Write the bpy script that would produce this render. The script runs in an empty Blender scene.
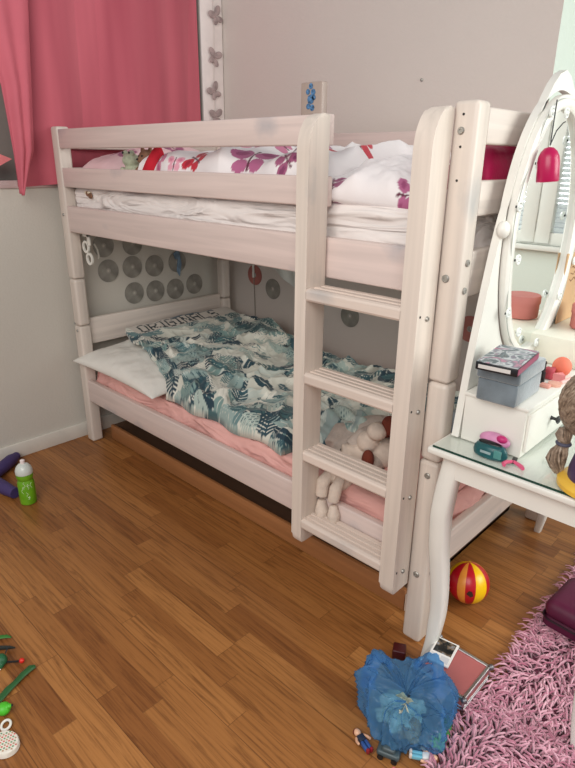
import bpy, bmesh, math, random
import numpy as np
from mathutils import Vector, Matrix, Euler, noise as mnoise
random.seed(7); np.random.seed(7)
SC = bpy.context.scene; COL = SC.collection; PI = math.pi
R = math.radians

# ------------------------------------------------------------------ colour / materials
def lin(c):
    c = c / 255.0
    return c / 12.92 if c <= 0.04045 else ((c + 0.055) / 1.055) ** 2.4
def S(r, g, b): return (lin(r), lin(g), lin(b))
def new_mat(name):
    m = bpy.data.materials.new(name); m.use_nodes = True
    nt = m.node_tree; b = nt.nodes['Principled BSDF']
    return m, nt, b
def N(nt, t, **kw):
    n = nt.nodes.new(t)
    for k, v in kw.items():
        if k in n.inputs: n.inputs[k].default_value = v
        else: setattr(n, k, v)
    return n
def LK(nt, a, b): nt.links.new(a, b)
def ramp(nt, stops, interp='LINEAR'):
    r = nt.nodes.new('ShaderNodeValToRGB'); cr = r.color_ramp; cr.interpolation = interp
    while len(cr.elements) < len(stops): cr.elements.new(0.5)
    for e, (p, c) in zip(cr.elements, stops): e.position = p; e.color = (*c, 1)
    return r
def mat(name, c, rough=0.5, metal=0.0, var=0.06, scale=12.0, bump=0.0, bscale=60.0, coat=0.0, spec=0.5):
    """plain surface with slight procedural colour variation and optional bump"""
    m, nt, b = new_mat(name)
    tc = N(nt, 'ShaderNodeTexCoord'); no = N(nt, 'ShaderNodeTexNoise', Scale=scale, Detail=4.0)
    LK(nt, tc.outputs['Object'], no.inputs['Vector'])
    lo = tuple(max(0, x * (1 - var)) for x in c); hi = tuple(min(1, x * (1 + var)) for x in c)
    r = ramp(nt, [(0.3, lo), (0.7, hi)])
    LK(nt, no.outputs['Fac'], r.inputs['Fac']); LK(nt, r.outputs['Color'], b.inputs['Base Color'])
    b.inputs['Roughness'].default_value = rough; b.inputs['Metallic'].default_value = metal
    b.inputs['Coat Weight'].default_value = coat; b.inputs['Specular IOR Level'].default_value = spec
    if bump:
        n2 = N(nt, 'ShaderNodeTexNoise', Scale=bscale, Detail=5.0); LK(nt, tc.outputs['Object'], n2.inputs['Vector'])
        bp = N(nt, 'ShaderNodeBump', Strength=bump, Distance=0.004)
        LK(nt, n2.outputs['Fac'], bp.inputs['Height']); LK(nt, bp.outputs['Normal'], b.inputs['Normal'])
    return m
def vmat(name, rough=0.8, bump=0.25, bscale=400.0, sheen=0.2):
    """fabric whose print is stored as a colour attribute"""
    m, nt, b = new_mat(name)
    a = N(nt, 'ShaderNodeAttribute', attribute_name='Col'); LK(nt, a.outputs['Color'], b.inputs['Base Color'])
    b.inputs['Roughness'].default_value = rough; b.inputs['Sheen Weight'].default_value = sheen
    tc = N(nt, 'ShaderNodeTexCoord'); n2 = N(nt, 'ShaderNodeTexNoise', Scale=bscale, Detail=3.0)
    LK(nt, tc.outputs['Object'], n2.inputs['Vector'])
    bp = N(nt, 'ShaderNodeBump', Strength=bump, Distance=0.002)
    LK(nt, n2.outputs['Fac'], bp.inputs['Height']); LK(nt, bp.outputs['Normal'], b.inputs['Normal'])
    return m
def wood(name, c, grain_axis, dark=0.86, knots=True, rough=0.42):
    """white-washed pine: stretched grain plus a few grey knots"""
    m, nt, b = new_mat(name)
    tc = N(nt, 'ShaderNodeTexCoord'); mp = N(nt, 'ShaderNodeMapping')
    sc = [38.0, 38.0, 38.0]; sc['xyz'.index(grain_axis)] = 1.6
    mp.inputs['Scale'].default_value = sc
    LK(nt, tc.outputs['Object'], mp.inputs['Vector'])
    no = N(nt, 'ShaderNodeTexNoise', Scale=1.0, Detail=6.0, Distortion=0.6); LK(nt, mp.outputs['Vector'], no.inputs['Vector'])
    lo = tuple(x * dark for x in c)
    r = ramp(nt, [(0.3, lo), (0.62, c), (0.8, tuple(min(1, x * 1.04) for x in c))])
    LK(nt, no.outputs['Fac'], r.inputs['Fac']); out = r.outputs['Color']
    if knots:
        mp2 = N(nt, 'ShaderNodeMapping'); s2 = [8.0, 8.0, 8.0]; s2['xyz'.index(grain_axis)] = 4.6
        mp2.inputs['Scale'].default_value = s2; LK(nt, tc.outputs['Object'], mp2.inputs['Vector'])
        n3 = N(nt, 'ShaderNodeTexNoise', Scale=2.2, Detail=3.0); LK(nt, mp2.outputs['Vector'], n3.inputs['Vector'])
        mx = N(nt, 'ShaderNodeMixRGB', blend_type='LINEAR_LIGHT'); mx.inputs['Fac'].default_value = 0.25
        LK(nt, mp2.outputs['Vector'], mx.inputs['Color1']); LK(nt, n3.outputs['Color'], mx.inputs['Color2'])
        vo = N(nt, 'ShaderNodeTexVoronoi', Scale=0.75); LK(nt, mx.outputs['Color'], vo.inputs['Vector'])
        kr = ramp(nt, [(0.05, (1, 1, 1)), (0.26, (0, 0, 0))]); LK(nt, vo.outputs['Distance'], kr.inputs['Fac'])
        mk = N(nt, 'ShaderNodeMixRGB'); mk.inputs['Color2'].default_value = (c[0] * 0.66, c[1] * 0.72, c[2] * 0.78, 1)
        LK(nt, out, mk.inputs['Color1']); LK(nt, kr.outputs['Color'], mk.inputs['Fac']); out = mk.outputs['Color']
    LK(nt, out, b.inputs['Base Color']); b.inputs['Roughness'].default_value = rough
    return m
def glass(name, c, rough=0.03, mixt=0.6):
    m, nt, b = new_mat(name)
    tr = N(nt, 'ShaderNodeBsdfTransparent'); tr.inputs['Color'].default_value = (*c, 1)
    gl = N(nt, 'ShaderNodeBsdfGlossy', Roughness=rough)
    mx = N(nt, 'ShaderNodeMixShader'); fr = N(nt, 'ShaderNodeFresnel', IOR=1.5)
    ge = N(nt, 'ShaderNodeNewGeometry'); sb = N(nt, 'ShaderNodeMath', operation='SUBTRACT'); sb.inputs[0].default_value = 1.0; LK(nt, ge.outputs['Backfacing'], sb.inputs[1]); ml_ = N(nt, 'ShaderNodeMath', operation='MULTIPLY'); LK(nt, fr.outputs['Fac'], ml_.inputs[0]); LK(nt, sb.outputs[0], ml_.inputs[1]); LK(nt, ml_.outputs[0], mx.inputs['Fac']); LK(nt, tr.outputs['BSDF'], mx.inputs[1]); LK(nt, gl.outputs['BSDF'], mx.inputs[2])
    LK(nt, mx.outputs['Shader'], nt.nodes['Material Output'].inputs['Surface'])
    return m

# ------------------------------------------------------------------ object helpers
BASE = {}          # world base of every thing (parts are written in world coordinates)
def put(name, me, m, parent=None, loc=None):
    o = bpy.data.objects.new(name, me); COL.objects.link(o)
    for mm in (m if isinstance(m, (list, tuple)) else [m]): me.materials.append(mm)
    if parent is not None:
        b = BASE[parent.name]; BASE[o.name] = b
        me.transform(Matrix.Translation(-b)); o.parent = parent
    else:
        b = Vector(loc) if loc else Vector((0, 0, 0)); BASE[o.name] = b
        me.transform(Matrix.Translation(-b)); o.location = b
    return o
def tag(o, label, cat, group=None, kind=None):
    o['label'] = label; o['category'] = cat
    if group: o['group'] = group
    if kind: o['kind'] = kind
    return o
def thing(name, label, cat, loc=(0, 0, 0), group=None):
    o = bpy.data.objects.new(name, None); COL.objects.link(o); o.location = loc; o.empty_display_size = 0.05
    BASE[o.name] = Vector(loc); return tag(o, label, cat, group)
def dup(root, loc, label=None, group=None, rotz=0):
    r = root.copy(); COL.objects.link(r); r.location = loc; r.rotation_euler = (0, 0, rotz); BASE[r.name] = Vector(loc)
    if label: r['label'] = label
    if group: r['group'] = group
    for ch in list(root.children):
        c = ch.copy(); COL.objects.link(c); c.parent = r
        for g in list(ch.children):
            d = g.copy(); COL.objects.link(d); d.parent = c
    return r
class B:
    def __init__(s): s.bm = bmesh.new()
    def box(s, x0, x1, y0, y1, z0, z1, bev=0.0, seg=2, M=None):
        r = bmesh.ops.create_cube(s.bm, size=1.0); vs = r['verts']
        for v in vs: v.co = Vector((x0 + (v.co.x + .5) * (x1 - x0), y0 + (v.co.y + .5) * (y1 - y0), z0 + (v.co.z + .5) * (z1 - z0)))
        if bev:
            es = list({e for v in vs for e in v.link_edges})
            rr = bmesh.ops.bevel(s.bm, geom=es, offset=bev, segments=seg, affect='EDGES', profile=0.5)
            vs = list({v for f in rr['faces'] for v in f.verts} | {v for v in vs if v.is_valid})
        if M is not None:
            for v in vs: v.co = M @ v.co
        return s
    def lathe(s, prof, M=None, n=24, capb=True, capt=True):
        rings = []
        for (r, z) in prof:
            rings.append([s.bm.verts.new((r * math.cos(2 * PI * i / n), r * math.sin(2 * PI * i / n), z)) for i in range(n)])
        for a, b in zip(rings, rings[1:]):
            for i in range(n):
                s.bm.faces.new((a[i], a[(i + 1) % n], b[(i + 1) % n], b[i]))
        if capb and prof[0][0] > 1e-6: s.bm.faces.new(rings[0][::-1])
        if capt and prof[-1][0] > 1e-6: s.bm.faces.new(rings[-1])
        vs = [v for r in rings for v in r]
        if M is not None:
            for v in vs: v.co = M @ v.co
        return s
    def tube(s, pts, rad, n=10, closed=False, flat=1.0):
        pts = [Vector(p) for p in pts]; L = len(pts)
        rads = rad if isinstance(rad, (list, tuple)) else [rad] * L
        rings = []; up = Vector((0, 0, 1)); prev = None
        for i, p in enumerate(pts):
            t = (pts[(i + 1) % L] - pts[i - 1]) if closed else (pts[min(i + 1, L - 1)] - pts[max(i - 1, 0)])
            t.normalize()
            if prev is None:
                a = t.cross(up)
                if a.length < 1e-3: a = t.cross(Vector((1, 0, 0)))
            else: a = prev - t * prev.dot(t)
            a.normalize(); prev = a; b = t.cross(a)
            rings.append([s.bm.verts.new(p + (a * math.cos(2 * PI * k / n) + b * math.sin(2 * PI * k / n) * flat) * rads[i]) for k in range(n)])
        seq = list(zip(rings, rings[1:])) + ([(rings[-1], rings[0])] if closed else [])
        for a, b in seq:
            for k in range(n): s.bm.faces.new((a[k], a[(k + 1) % n], b[(k + 1) % n], b[k]))
        if not closed: s.bm.faces.new(rings[0][::-1]); s.bm.faces.new(rings[-1])
        return s
    def ell(s, c, r, rot=(0, 0, 0), u=20, v=12):
        r_ = bmesh.ops.create_uvsphere(s.bm, u_segments=u, v_segments=v, radius=1.0)
        M = Matrix.Translation(Vector(c)) @ Euler(rot).to_matrix().to_4x4() @ Matrix.Diagonal((*((r,) * 3 if not hasattr(r, '__len__') else r), 1))
        for w in r_['verts']: w.co = M @ w.co
        return s
    def prism(s, poly, d0, d1, axis='x', hole=None, M=None):
        """extrude 2-D outline; axis = extrusion axis; other two in cyclic xyz order; optional hole with as many points"""
        def P(a, b, d):
            return {'x': Vector((d, a, b)), 'y': Vector((a, d, b)), 'z': Vector((a, b, d))}[axis]
        lo = [s.bm.verts.new(P(a, b, d0)) for a, b in poly]; hi = [s.bm.verts.new(P(a, b, d1)) for a, b in poly]
        n = len(poly); vs = lo + hi
        for i in range(n): s.bm.faces.new((lo[i], lo[(i + 1) % n], hi[(i + 1) % n], hi[i]))
        if hole is None:
            s.bm.faces.new(lo[::-1]); s.bm.faces.new(hi)
        else:
            l2 = [s.bm.verts.new(P(a, b, d0)) for a, b in hole]; h2 = [s.bm.verts.new(P(a, b, d1)) for a, b in hole]; vs += l2 + h2
            for i in range(n):
                j = (i + 1) % n
                s.bm.faces.new((l2[j], l2[i], h2[i], h2[j])); s.bm.faces.new((lo[j], lo[i], l2[i], l2[j])); s.bm.faces.new((hi[i], hi[j], h2[j], h2[i]))
        if M is not None:
            for v in vs: v.co = M @ v.co
        return s
    def mesh(s, name, smooth=True, angle=35):
        bmesh.ops.recalc_face_normals(s.bm, faces=s.bm.faces[:])
        me = bpy.data.meshes.new(name); s.bm.to_mesh(me); s.bm.free()
        if smooth:
            me.polygons.foreach_set('use_smooth', [True] * len(me.polygons)); me.set_sharp_from_angle(angle=R(angle))
        return me
    def build(s, name, m, parent=None, loc=None, smooth=True, angle=35):
        return put(name, s.mesh(name, smooth, angle), m, parent, loc)
def T(x, y, z, rx=0, ry=0, rz=0): return Matrix.Translation((x, y, z)) @ Euler((rx, ry, rz)).to_matrix().to_4x4()

# numpy value noise ------------------------------------------------
def vnoise(x, y, seed=0):
    rs = np.random.RandomState(seed); Lt = rs.rand(64, 64)
    xi = np.floor(x).astype(int); yi = np.floor(y).astype(int); fx = x - xi; fy = y - yi
    fx = fx * fx * (3 - 2 * fx); fy = fy * fy * (3 - 2 * fy)
    g = lambda a, b: Lt[a % 64, b % 64]
    return (g(xi, yi) * (1 - fx) + g(xi + 1, yi) * fx) * (1 - fy) + (g(xi, yi + 1) * (1 - fx) + g(xi + 1, yi + 1) * fx) * fy
def fbm(x, y, seed=0, oct=4):
    r = 0; a = .5
    for k in range(oct): r = r + a * vnoise(x * 2 ** k + 17 * k, y * 2 ** k + 5 * k, seed + k); a *= .5
    return r
def ridge(x, y, seed=0): return 1 - np.abs(2 * vnoise(x, y, seed) - 1)
def sstep(a, b, x):
    t = np.clip((x - a) / (b - a), 0, 1); return t * t * (3 - 2 * t)
def grid_mesh(name, X, Y, Z, col=None, closed_u=False):
    nu, nv = X.shape
    V = np.stack([X, Y, Z], -1).reshape(-1, 3)
    idx = np.arange(nu * nv).reshape(nu, nv)
    F = np.stack([idx[:-1, :-1], idx[1:, :-1], idx[1:, 1:], idx[:-1, 1:]], -1).reshape(-1, 4)
    if closed_u:
        F2 = np.stack([idx[-1, :-1], idx[0, :-1], idx[0, 1:], idx[-1, 1:]], -1).reshape(-1, 4); F = np.concatenate([F, F2])
    me = bpy.data.meshes.new(name); me.from_pydata(V.tolist(), [], F.tolist()); me.update()
    me.polygons.foreach_set('use_smooth', [True] * len(me.polygons))
    if col is not None: set_col(me, col.reshape(-1, 3))
    return me
def set_col(me, c):
    at = me.color_attributes.new('Col', 'FLOAT_COLOR', 'POINT')
    at.data.foreach_set('color', np.concatenate([c, np.ones((len(c), 1))], 1).astype(np.float32).ravel())
def soft_box(x0, x1, y0, y1, z0, z1, bev, cuts, amp, freq, seed=0, topamp=None):
    b = B(); b.box(x0, x1, y0, y1, z0, z1); bm = b.bm
    for ax, ct in zip('xyz', cuts):
        es = [e for e in bm.edges if abs((e.verts[0].co - e.verts[1].co).normalized()['xyz'.index(ax)]) > .99]
        bmesh.ops.subdivide_edges(bm, edges=es, cuts=ct, use_grid_fill=True)
    c = Vector(((x0 + x1) / 2, (y0 + y1) / 2, (z0 + z1) / 2)); h = Vector(((x1 - x0) / 2, (y1 - y0) / 2, (z1 - z0) / 2))
    for v in bm.verts:
        d = v.co - c; q = Vector((max(abs(d.x) - h.x + bev, 0), max(abs(d.y) - h.y + bev, 0), max(abs(d.z) - h.z + bev, 0)))
        if q.length > bev:
            k = bev / q.length
            for i in range(3):
                if q[i] > 0: d[i] = math.copysign(h[i] - bev + q[i] * k, d[i])
        p = c + d
        nn = mnoise.fractal(Vector((p.x * freq[0] + seed, p.y * freq[1], p.z * freq[2])), 1.0, 2.0, 4)
        dirv = Vector((d.x / h.x, d.y / h.y, d.z / h.z)); mx = max(abs(dirv.x), abs(dirv.y), abs(dirv.z))
        dirv = Vector([math.copysign(1, t) if abs(t) > mx - .02 else 0 for t in dirv]); dirv.normalize()
        v.co = p + dirv * nn * amp
    return b
def blob_mesh(name, parts, voxel, smooth=4):
    """parts: list of (center, radii, rot); fused to one continuous surface by voxel remesh"""
    b = B()
    for p in parts:
        if p[0] == 'tube': b.tube(p[1], p[2], n=12)
        else: b.ell(p[0], p[1], p[2] if len(p) > 2 else (0, 0, 0))
    me = b.mesh(name); o = bpy.data.objects.new('tmp', me); COL.objects.link(o)
    rm = o.modifiers.new('r', 'REMESH'); rm.mode = 'VOXEL'; rm.voxel_size = voxel
    sm = o.modifiers.new('s', 'SMOOTH'); sm.iterations = smooth; sm.factor = .5
    dg = bpy.context.evaluated_depsgraph_get(); me2 = bpy.data.meshes.new_from_object(o.evaluated_get(dg))
    bpy.data.objects.remove(o); me2.name = name
    me2.polygons.foreach_set('use_smooth', [True] * len(me2.polygons)); return me2

# ================================================================== MATERIALS
WW = S(226, 204, 196)
wood_x = wood('whitewashed_pine_x', S(221, 202, 195), 'x'); wood_y = wood('whitewashed_pine_y', S(222, 210, 200), 'y'); wood_z = wood('whitewashed_pine_z', S(218, 206, 195), 'z')
ladder_z = wood('cream_pine_z', S(225, 212, 200), 'z'); ladder_x = wood('cream_pine_x', S(224, 208, 196), 'x')
steel = mat('steel', S(168, 166, 160), .42, .7); dark_hole = mat('dark_hole', S(30, 26, 24), .6)
wall_m = mat('painted_plaster', S(217, 207, 199), .85, 0, .025, 1.2, .35, 90)
wall_l = mat('painted_plaster_left', S(203, 198, 188), .85, 0, .025, 1.2, .3, 90)
wall_w = mat('lit_plaster', S(224, 231, 221), .85, 0, .02, 1.2, .3, 90)  # alcove wall's brighter light is put into this whiter plaster colour
trim_m = mat('white_trim', S(225, 220, 210), .5); white_p = mat('white_lacquer', S(232, 230, 222), .32, 0, .02)
black_m = mat('black_plastic', S(22, 22, 24), .35)
chrome = mat('aluminium', S(205, 205, 205), .28, 1.0)

# parquet ----------------------------------------------------------
def parquet():
    m, nt, b = new_mat('oak_parquet')
    tc = N(nt, 'ShaderNodeTexCoord'); sp = N(nt, 'ShaderNodeSeparateXYZ'); LK(nt, tc.outputs['Object'], sp.inputs['Vector'])
    def math_(op, a, bb=None):
        n = N(nt, 'ShaderNodeMath', operation=op)
        for i, v in enumerate((a, bb)):
            if v is None: continue
            if isinstance(v, (int, float)): n.inputs[i].default_value = v
            else: LK(nt, v, n.inputs[i])
        return n.outputs[0]
    W = 0.0685; LEN = 0.54
    yr = math_('DIVIDE', sp.outputs['Y'], W); row = math_('FLOOR', yr); fy = math_('FRACT', yr)
    wn = N(nt, 'ShaderNodeTexWhiteNoise', noise_dimensions='1D'); LK(nt, row, wn.inputs['W'])
    xo = math_('ADD', math_('DIVIDE', sp.outputs['X'], LEN), math_('MULTIPLY', wn.outputs['Value'], 7.3))
    col = math_('FLOOR', xo); fx = math_('FRACT', xo)
    cb = N(nt, 'ShaderNodeCombineXYZ'); LK(nt, row, cb.inputs['X']); LK(nt, col, cb.inputs['Y'])
    wn2 = N(nt, 'ShaderNodeTexWhiteNoise', noise_dimensions='2D'); LK(nt, cb.outputs['Vector'], wn2.inputs['Vector'])
    tone = ramp(nt, [(0.0, S(134, 83, 42)), (.3, S(150, 97, 51)), (.65, S(160, 106, 57)), (1, S(176, 120, 67))])
    LK(nt, wn2.outputs['Value'], tone.inputs['Fac'])
    # grain
    ad = N(nt, 'ShaderNodeVectorMath', operation='MULTIPLY_ADD'); LK(nt, wn2.outputs['Color'], ad.inputs[0]); ad.inputs[1].default_value = (9, 9, 9)
    LK(nt, tc.outputs['Object'], ad.inputs[2])
    mp = N(nt, 'ShaderNodeMapping'); mp.inputs['Scale'].default_value = (3.5, 75, 1); LK(nt, ad.outputs['Vector'], mp.inputs['Vector'])
    no = N(nt, 'ShaderNodeTexNoise', Scale=1.0, Detail=7.0, Distortion=1.2, Roughness=.65); LK(nt, mp.outputs['Vector'], no.inputs['Vector'])
    gr = ramp(nt, [(.35, (.40, .33, .28)), (.52, (1, 1, 1)), (.75, (1.06, 1.05, 1.04))]); LK(nt, no.outputs['Fac'], gr.inputs['Fac'])
    mp3 = N(nt, 'ShaderNodeMapping'); mp3.inputs['Scale'].default_value = (1.2, 22, 1); LK(nt, ad.outputs['Vector'], mp3.inputs['Vector'])
    wv = N(nt, 'ShaderNodeTexWave', Scale=.9, Distortion=7.0, Detail=2.0, bands_direction='Y'); LK(nt, mp3.outputs['Vector'], wv.inputs['Vector'])
    wr = ramp(nt, [(.0, (.84, .82, .79)), (.5, (1, 1, 1))]); LK(nt, wv.outputs['Fac'], wr.inputs['Fac'])
    mu = N(nt, 'ShaderNodeMixRGB', blend_type='MULTIPLY', Fac=.75); LK(nt, tone.outputs['Color'], mu.inputs['Color1']); LK(nt, gr.outputs['Color'], mu.inputs['Color2'])
    mu2 = N(nt, 'ShaderNodeMixRGB', blend_type='MULTIPLY', Fac=.5); LK(nt, mu.outputs['Color'], mu2.inputs['Color1']); LK(nt, wr.outputs['Color'], mu2.inputs['Color2'])
    # seams: thin between strips, stronger every third (board edge)
    e1 = math_('LESS_THAN', fy, .022); e2 = math_('LESS_THAN', fx, .0045)
    b3 = math_('LESS_THAN', math_('FRACT', math_('DIVIDE', math_('ADD', yr, .001), 3.0)), .011)
    sm = math_('MAXIMUM', math_('MULTIPLY', e1, .30), math_('MULTIPLY', e2, .5)); sm = math_('MAXIMUM', sm, math_('MULTIPLY', b3, .75))
    mu3 = N(nt, 'ShaderNodeMixRGB'); LK(nt, sm, mu3.inputs['Fac']); LK(nt, mu2.outputs['Color'], mu3.inputs['Color1']); mu3.inputs['Color2'].default_value = (*S(88, 52, 26), 1)
    LK(nt, mu3.outputs['Color'], b.inputs['Base Color'])
    b.inputs['Roughness'].default_value = .36; b.inputs['Specular IOR Level'].default_value = .4
    bp = N(nt, 'ShaderNodeBump', Strength=.12, Distance=.002); LK(nt, no.outputs['Fac'], bp.inputs['Height']); LK(nt, bp.outputs['Normal'], b.inputs['Normal'])
    return m

# ================================================================== ROOM
XL, YB, XE, YD = -2.16, 1.085, -0.285, 2.7
def struct(name, b, m, **k):
    o = b.build(name, m, **k); o['kind'] = 'structure'; return o
struct('floor', B().box(-2.85, 2.4, -2.6, 2.85, -.05, 0), parquet(), smooth=False)
# left wall with window opening Y -1.3..0.93, Z 1.345..2.45
WY0, WY1, WZ0, WZ1 = -1.35, .93, 1.345, 2.45
struct('wall_left', B().box(XL - .16, XL, -2.6, YB + .16, 0, WZ0).box(XL - .16, XL, -2.6, YB + .16, WZ1, 2.6)
       .box(XL - .16, XL, -2.6, WY0, WZ0, WZ1).box(XL - .16, XL, WY1, YB + .16, WZ0, WZ1), wall_l, smooth=False)
wb = struct('wall_back', B().box(XL, XE, YB, YB + .45, 0, 2.6), [wall_m, mat('lit_end_plaster', S(202, 212, 202), .85, 0, .02, 1.2, .3, 90)], smooth=False)
for p_ in wb.data.polygons:
    if p_.normal.x > .9: p_.material_index = 1      # end face tinted pale green-white to carry the window light
# wall at the far end of the alcove, with window 2
VX0, VX1, VZ0, VZ1 = 0.36, 1.64, .93, 2.2
struct('wall_right', B().box(XE - 2.5, VX0, YD, YD + .14, 0, 2.6).box(VX1, 2.4, YD, YD + .14, 0, 2.6)
       .box(VX0, VX1, YD, YD + .14, 0, VZ0).box(VX0, VX1, YD, YD + .14, VZ1, 2.6).box(XE - 2.5, XE - 2.4, YB + .45, YD, 0, 2.6), wall_w, smooth=False)
struct('baseboard_left', B().box(XL, XL + .014, -2.6, YB, 0, .078, .003), trim_m)
struct('baseboard_back', B().box(XL + .014, XE, YB - .014, YB, 0, .078, .003), trim_m)
struct('baseboard_right', B().box(XE - 2.4, 2.4, YD - .014, YD, 0, .078, .003), trim_m)
# window 1 (behind the curtain)
sky_glass = glass('window_glass', (.975, .985, .99))
w1 = struct('window_1', B().box(XL - .12, XL - .06, WY0, WY1, WZ0, WZ0 + .07, .004).box(XL - .12, XL - .06, WY0, WY1, WZ1 - .07, WZ1, .004)
            .box(XL - .12, XL - .06, WY0, WY0 + .07, WZ0, WZ1, .004).box(XL - .12, XL - .06, WY1 - .07, WY1, WZ0, WZ1, .004)
            .box(XL - .12, XL - .06, -.3, -.18, WZ0, WZ1, .004), trim_m)
B().box(XL - .10, XL - .09, WY0, WY1, WZ0, WZ1).build('window_pane', sky_glass, w1)
B().box(XL - .045, XL - .042, WY0, WY1, WZ0, WZ1).build('sheer_panel', mat('grey_sheer', S(140, 132, 126), .9), w1)
B().box(XL - .10, XL + .012, WY0 - .03, WY1, WZ0 - .035, WZ0, .005).build('window_sill', mat('sill', S(196, 172, 170), .5), w1)
struct('trim_1', B().box(XL, XL + .012, WY1 + .0, YB - .005, WZ0 - .04, 2.6, .002), mat('leak_lit_trim', S(238, 226, 222), .5))  # pale pink carries the window light leaking past the curtain
# window 2
w2 = struct('window_2', B().box(VX0, VX1, YD + .02, YD + .07, VZ0, VZ0 + .08, .004).box(VX0, VX1, YD + .02, YD + .07, VZ1 - .08, VZ1, .004)
            .box(VX0, VX0 + .09, YD + .02, YD + .07, VZ0, VZ1, .004).box(VX1 - .09, VX1, YD + .02, YD + .07, VZ0, VZ1, .004)
            .box((VX0 + VX1) / 2 - .1, (VX0 + VX1) / 2 - .003, YD + .01, YD + .07, VZ0 + .01, VZ1 - .01, .004)
            .box((VX0 + VX1) / 2 + .003, (VX0 + VX1) / 2 + .1, YD + .01, YD + .07, VZ0 + .01, VZ1 - .01, .004), white_p)
B().box(VX0 + .05, VX1 - .05, YD + .04, YD + .046, VZ0 + .05, VZ1 - .05).build('window_pane', sky_glass, w2)
bl = B()
for k in range(40): bl.box(VX0 + .02, VX1 - .02, YD + .085, YD + .1, VZ0 + .02 + k * .031, VZ0 + .046 + k * .031, 0)
bmt, nt_b, b_b = new_mat('pale_blue_blind'); b_b.inputs['Base Color'].default_value = (*S(222, 224, 222), 1); tl_b = N(nt_b, 'ShaderNodeBsdfTranslucent'); tl_b.inputs['Color'].default_value = (*S(222, 224, 222), 1); mx_b = N(nt_b, 'ShaderNodeMixShader', Fac=.6)
LK(nt_b, b_b.outputs['BSDF'], mx_b.inputs[1]); LK(nt_b, tl_b.outputs['BSDF'], mx_b.inputs[2]); LK(nt_b, mx_b.outputs['Shader'], nt_b.nodes['Material Output'].inputs['Surface'])
bl.build('blind_slats', bmt, w2)
B().box(VX0 - .05, VX1 + .05, YD - .06, YD + .02, VZ0 - .03, VZ0, .004).build('window_sill', white_p, w2)
# curtain ----------------------------------------------------------
def curtain():
    ys = np.linspace(-.165, .905, 340); zs = np.linspace(0, 1, 60)
    Yg, Tg = np.meshgrid(ys, zs, indexing='ij')
    zb = 1.325 + .01 * np.sin(Yg * 9)
    Z = 2.55 - Tg * (2.55 - zb)
    amp = .010 + .006 * Tg
    X = XL + .022 + amp * 1.5 * np.sin(Yg * 13 + 1.2 * np.sin(Yg * 5) + .6 * Tg) + .0025 * np.sin(Yg * 41 + 2 * Tg) + .012 * fbm(Yg * 3, Tg * 1.2, 3)
    X = np.clip(X, XL + .014, XL + .056)
    me = grid_mesh('curtain', X, Yg, Z)
    m, nt, b = new_mat('pink_curtain')
    tc = N(nt, 'ShaderNodeTexCoord'); wv = N(nt, 'ShaderNodeTexNoise', Scale=2.0, Detail=2.0)
    mp = N(nt, 'ShaderNodeMapping'); mp.inputs['Scale'].default_value = (1, 4, .35); LK(nt, tc.outputs['Object'], mp.inputs['Vector']); LK(nt, mp.outputs['Vector'], wv.inputs['Vector'])
    r = ramp(nt, [(.3, S(170, 70, 86)), (.7, S(196, 94, 108))]); LK(nt, wv.outputs['Fac'], r.inputs['Fac']); LK(nt, r.outputs['Color'], b.inputs['Base Color'])
    b.inputs['Roughness'].default_value = .75; b.inputs['Sheen Weight'].default_value = .3
    return me, m
cme, curtain_m = curtain()
tag(put('curtain', cme, curtain_m, None, (XL + .03, .1, 1.32)), 'pink curtain panel drawn across the window behind the bunk bed', 'curtain')
# second drape hanging to a point in front of it
def flap():
    pts_l = [(-.40, 2.5), (-.27, 1.95), (-.208, 1.729), (-.194, 1.468), (-.188, 1.290)]
    pts_r = [(.00, 2.5), (-.054, 1.95), (-.074, 1.73), (-.101, 1.469), (-.182, 1.282)]
    n = 60; t = np.linspace(0, 4, n); 
    def itp(p): return np.interp(t, range(5), [q[0] for q in p]), np.interp(t, range(5), [q[1] for q in p])
    (yl, zl), (yr, zr) = itp(pts_l), itp(pts_r)
    s = np.linspace(0, 1, 40)[:, None]
    Y = yl[None] * (1 - s) + yr[None] * s; Z = zl[None] * (1 - s) + zr[None] * s
    X = XL + .085 + .02 * np.sin(s * PI) + .007 * np.sin(s * 15 + t[None]) 
    return grid_mesh('curtain', X, Y, Z)
fo = put('curtain', flap(), mat('pink_drape', S(198, 98, 112), .75, 0, .06, 4), None, (XL + .085, -.12, 1.27))
fo.modifiers.new('s', 'SOLIDIFY').thickness = .004
tag(fo, 'pink drape hanging down to a pointed tip at left of the bed post', 'curtain')
fl2 = B().prism([(-.36, 1.50), (-.20, 1.435), (-.27, 1.40), (-.42, 1.35)], XL + .070, XL + .076, 'x').build('curtain_tieback', mat('pink_tie', S(214, 120, 122), .7), None, (XL + .07, -.4, 1.4))
tag(fl2, 'small pink triangular fabric end sticking out beside the pointed drape', 'tieback')

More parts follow.
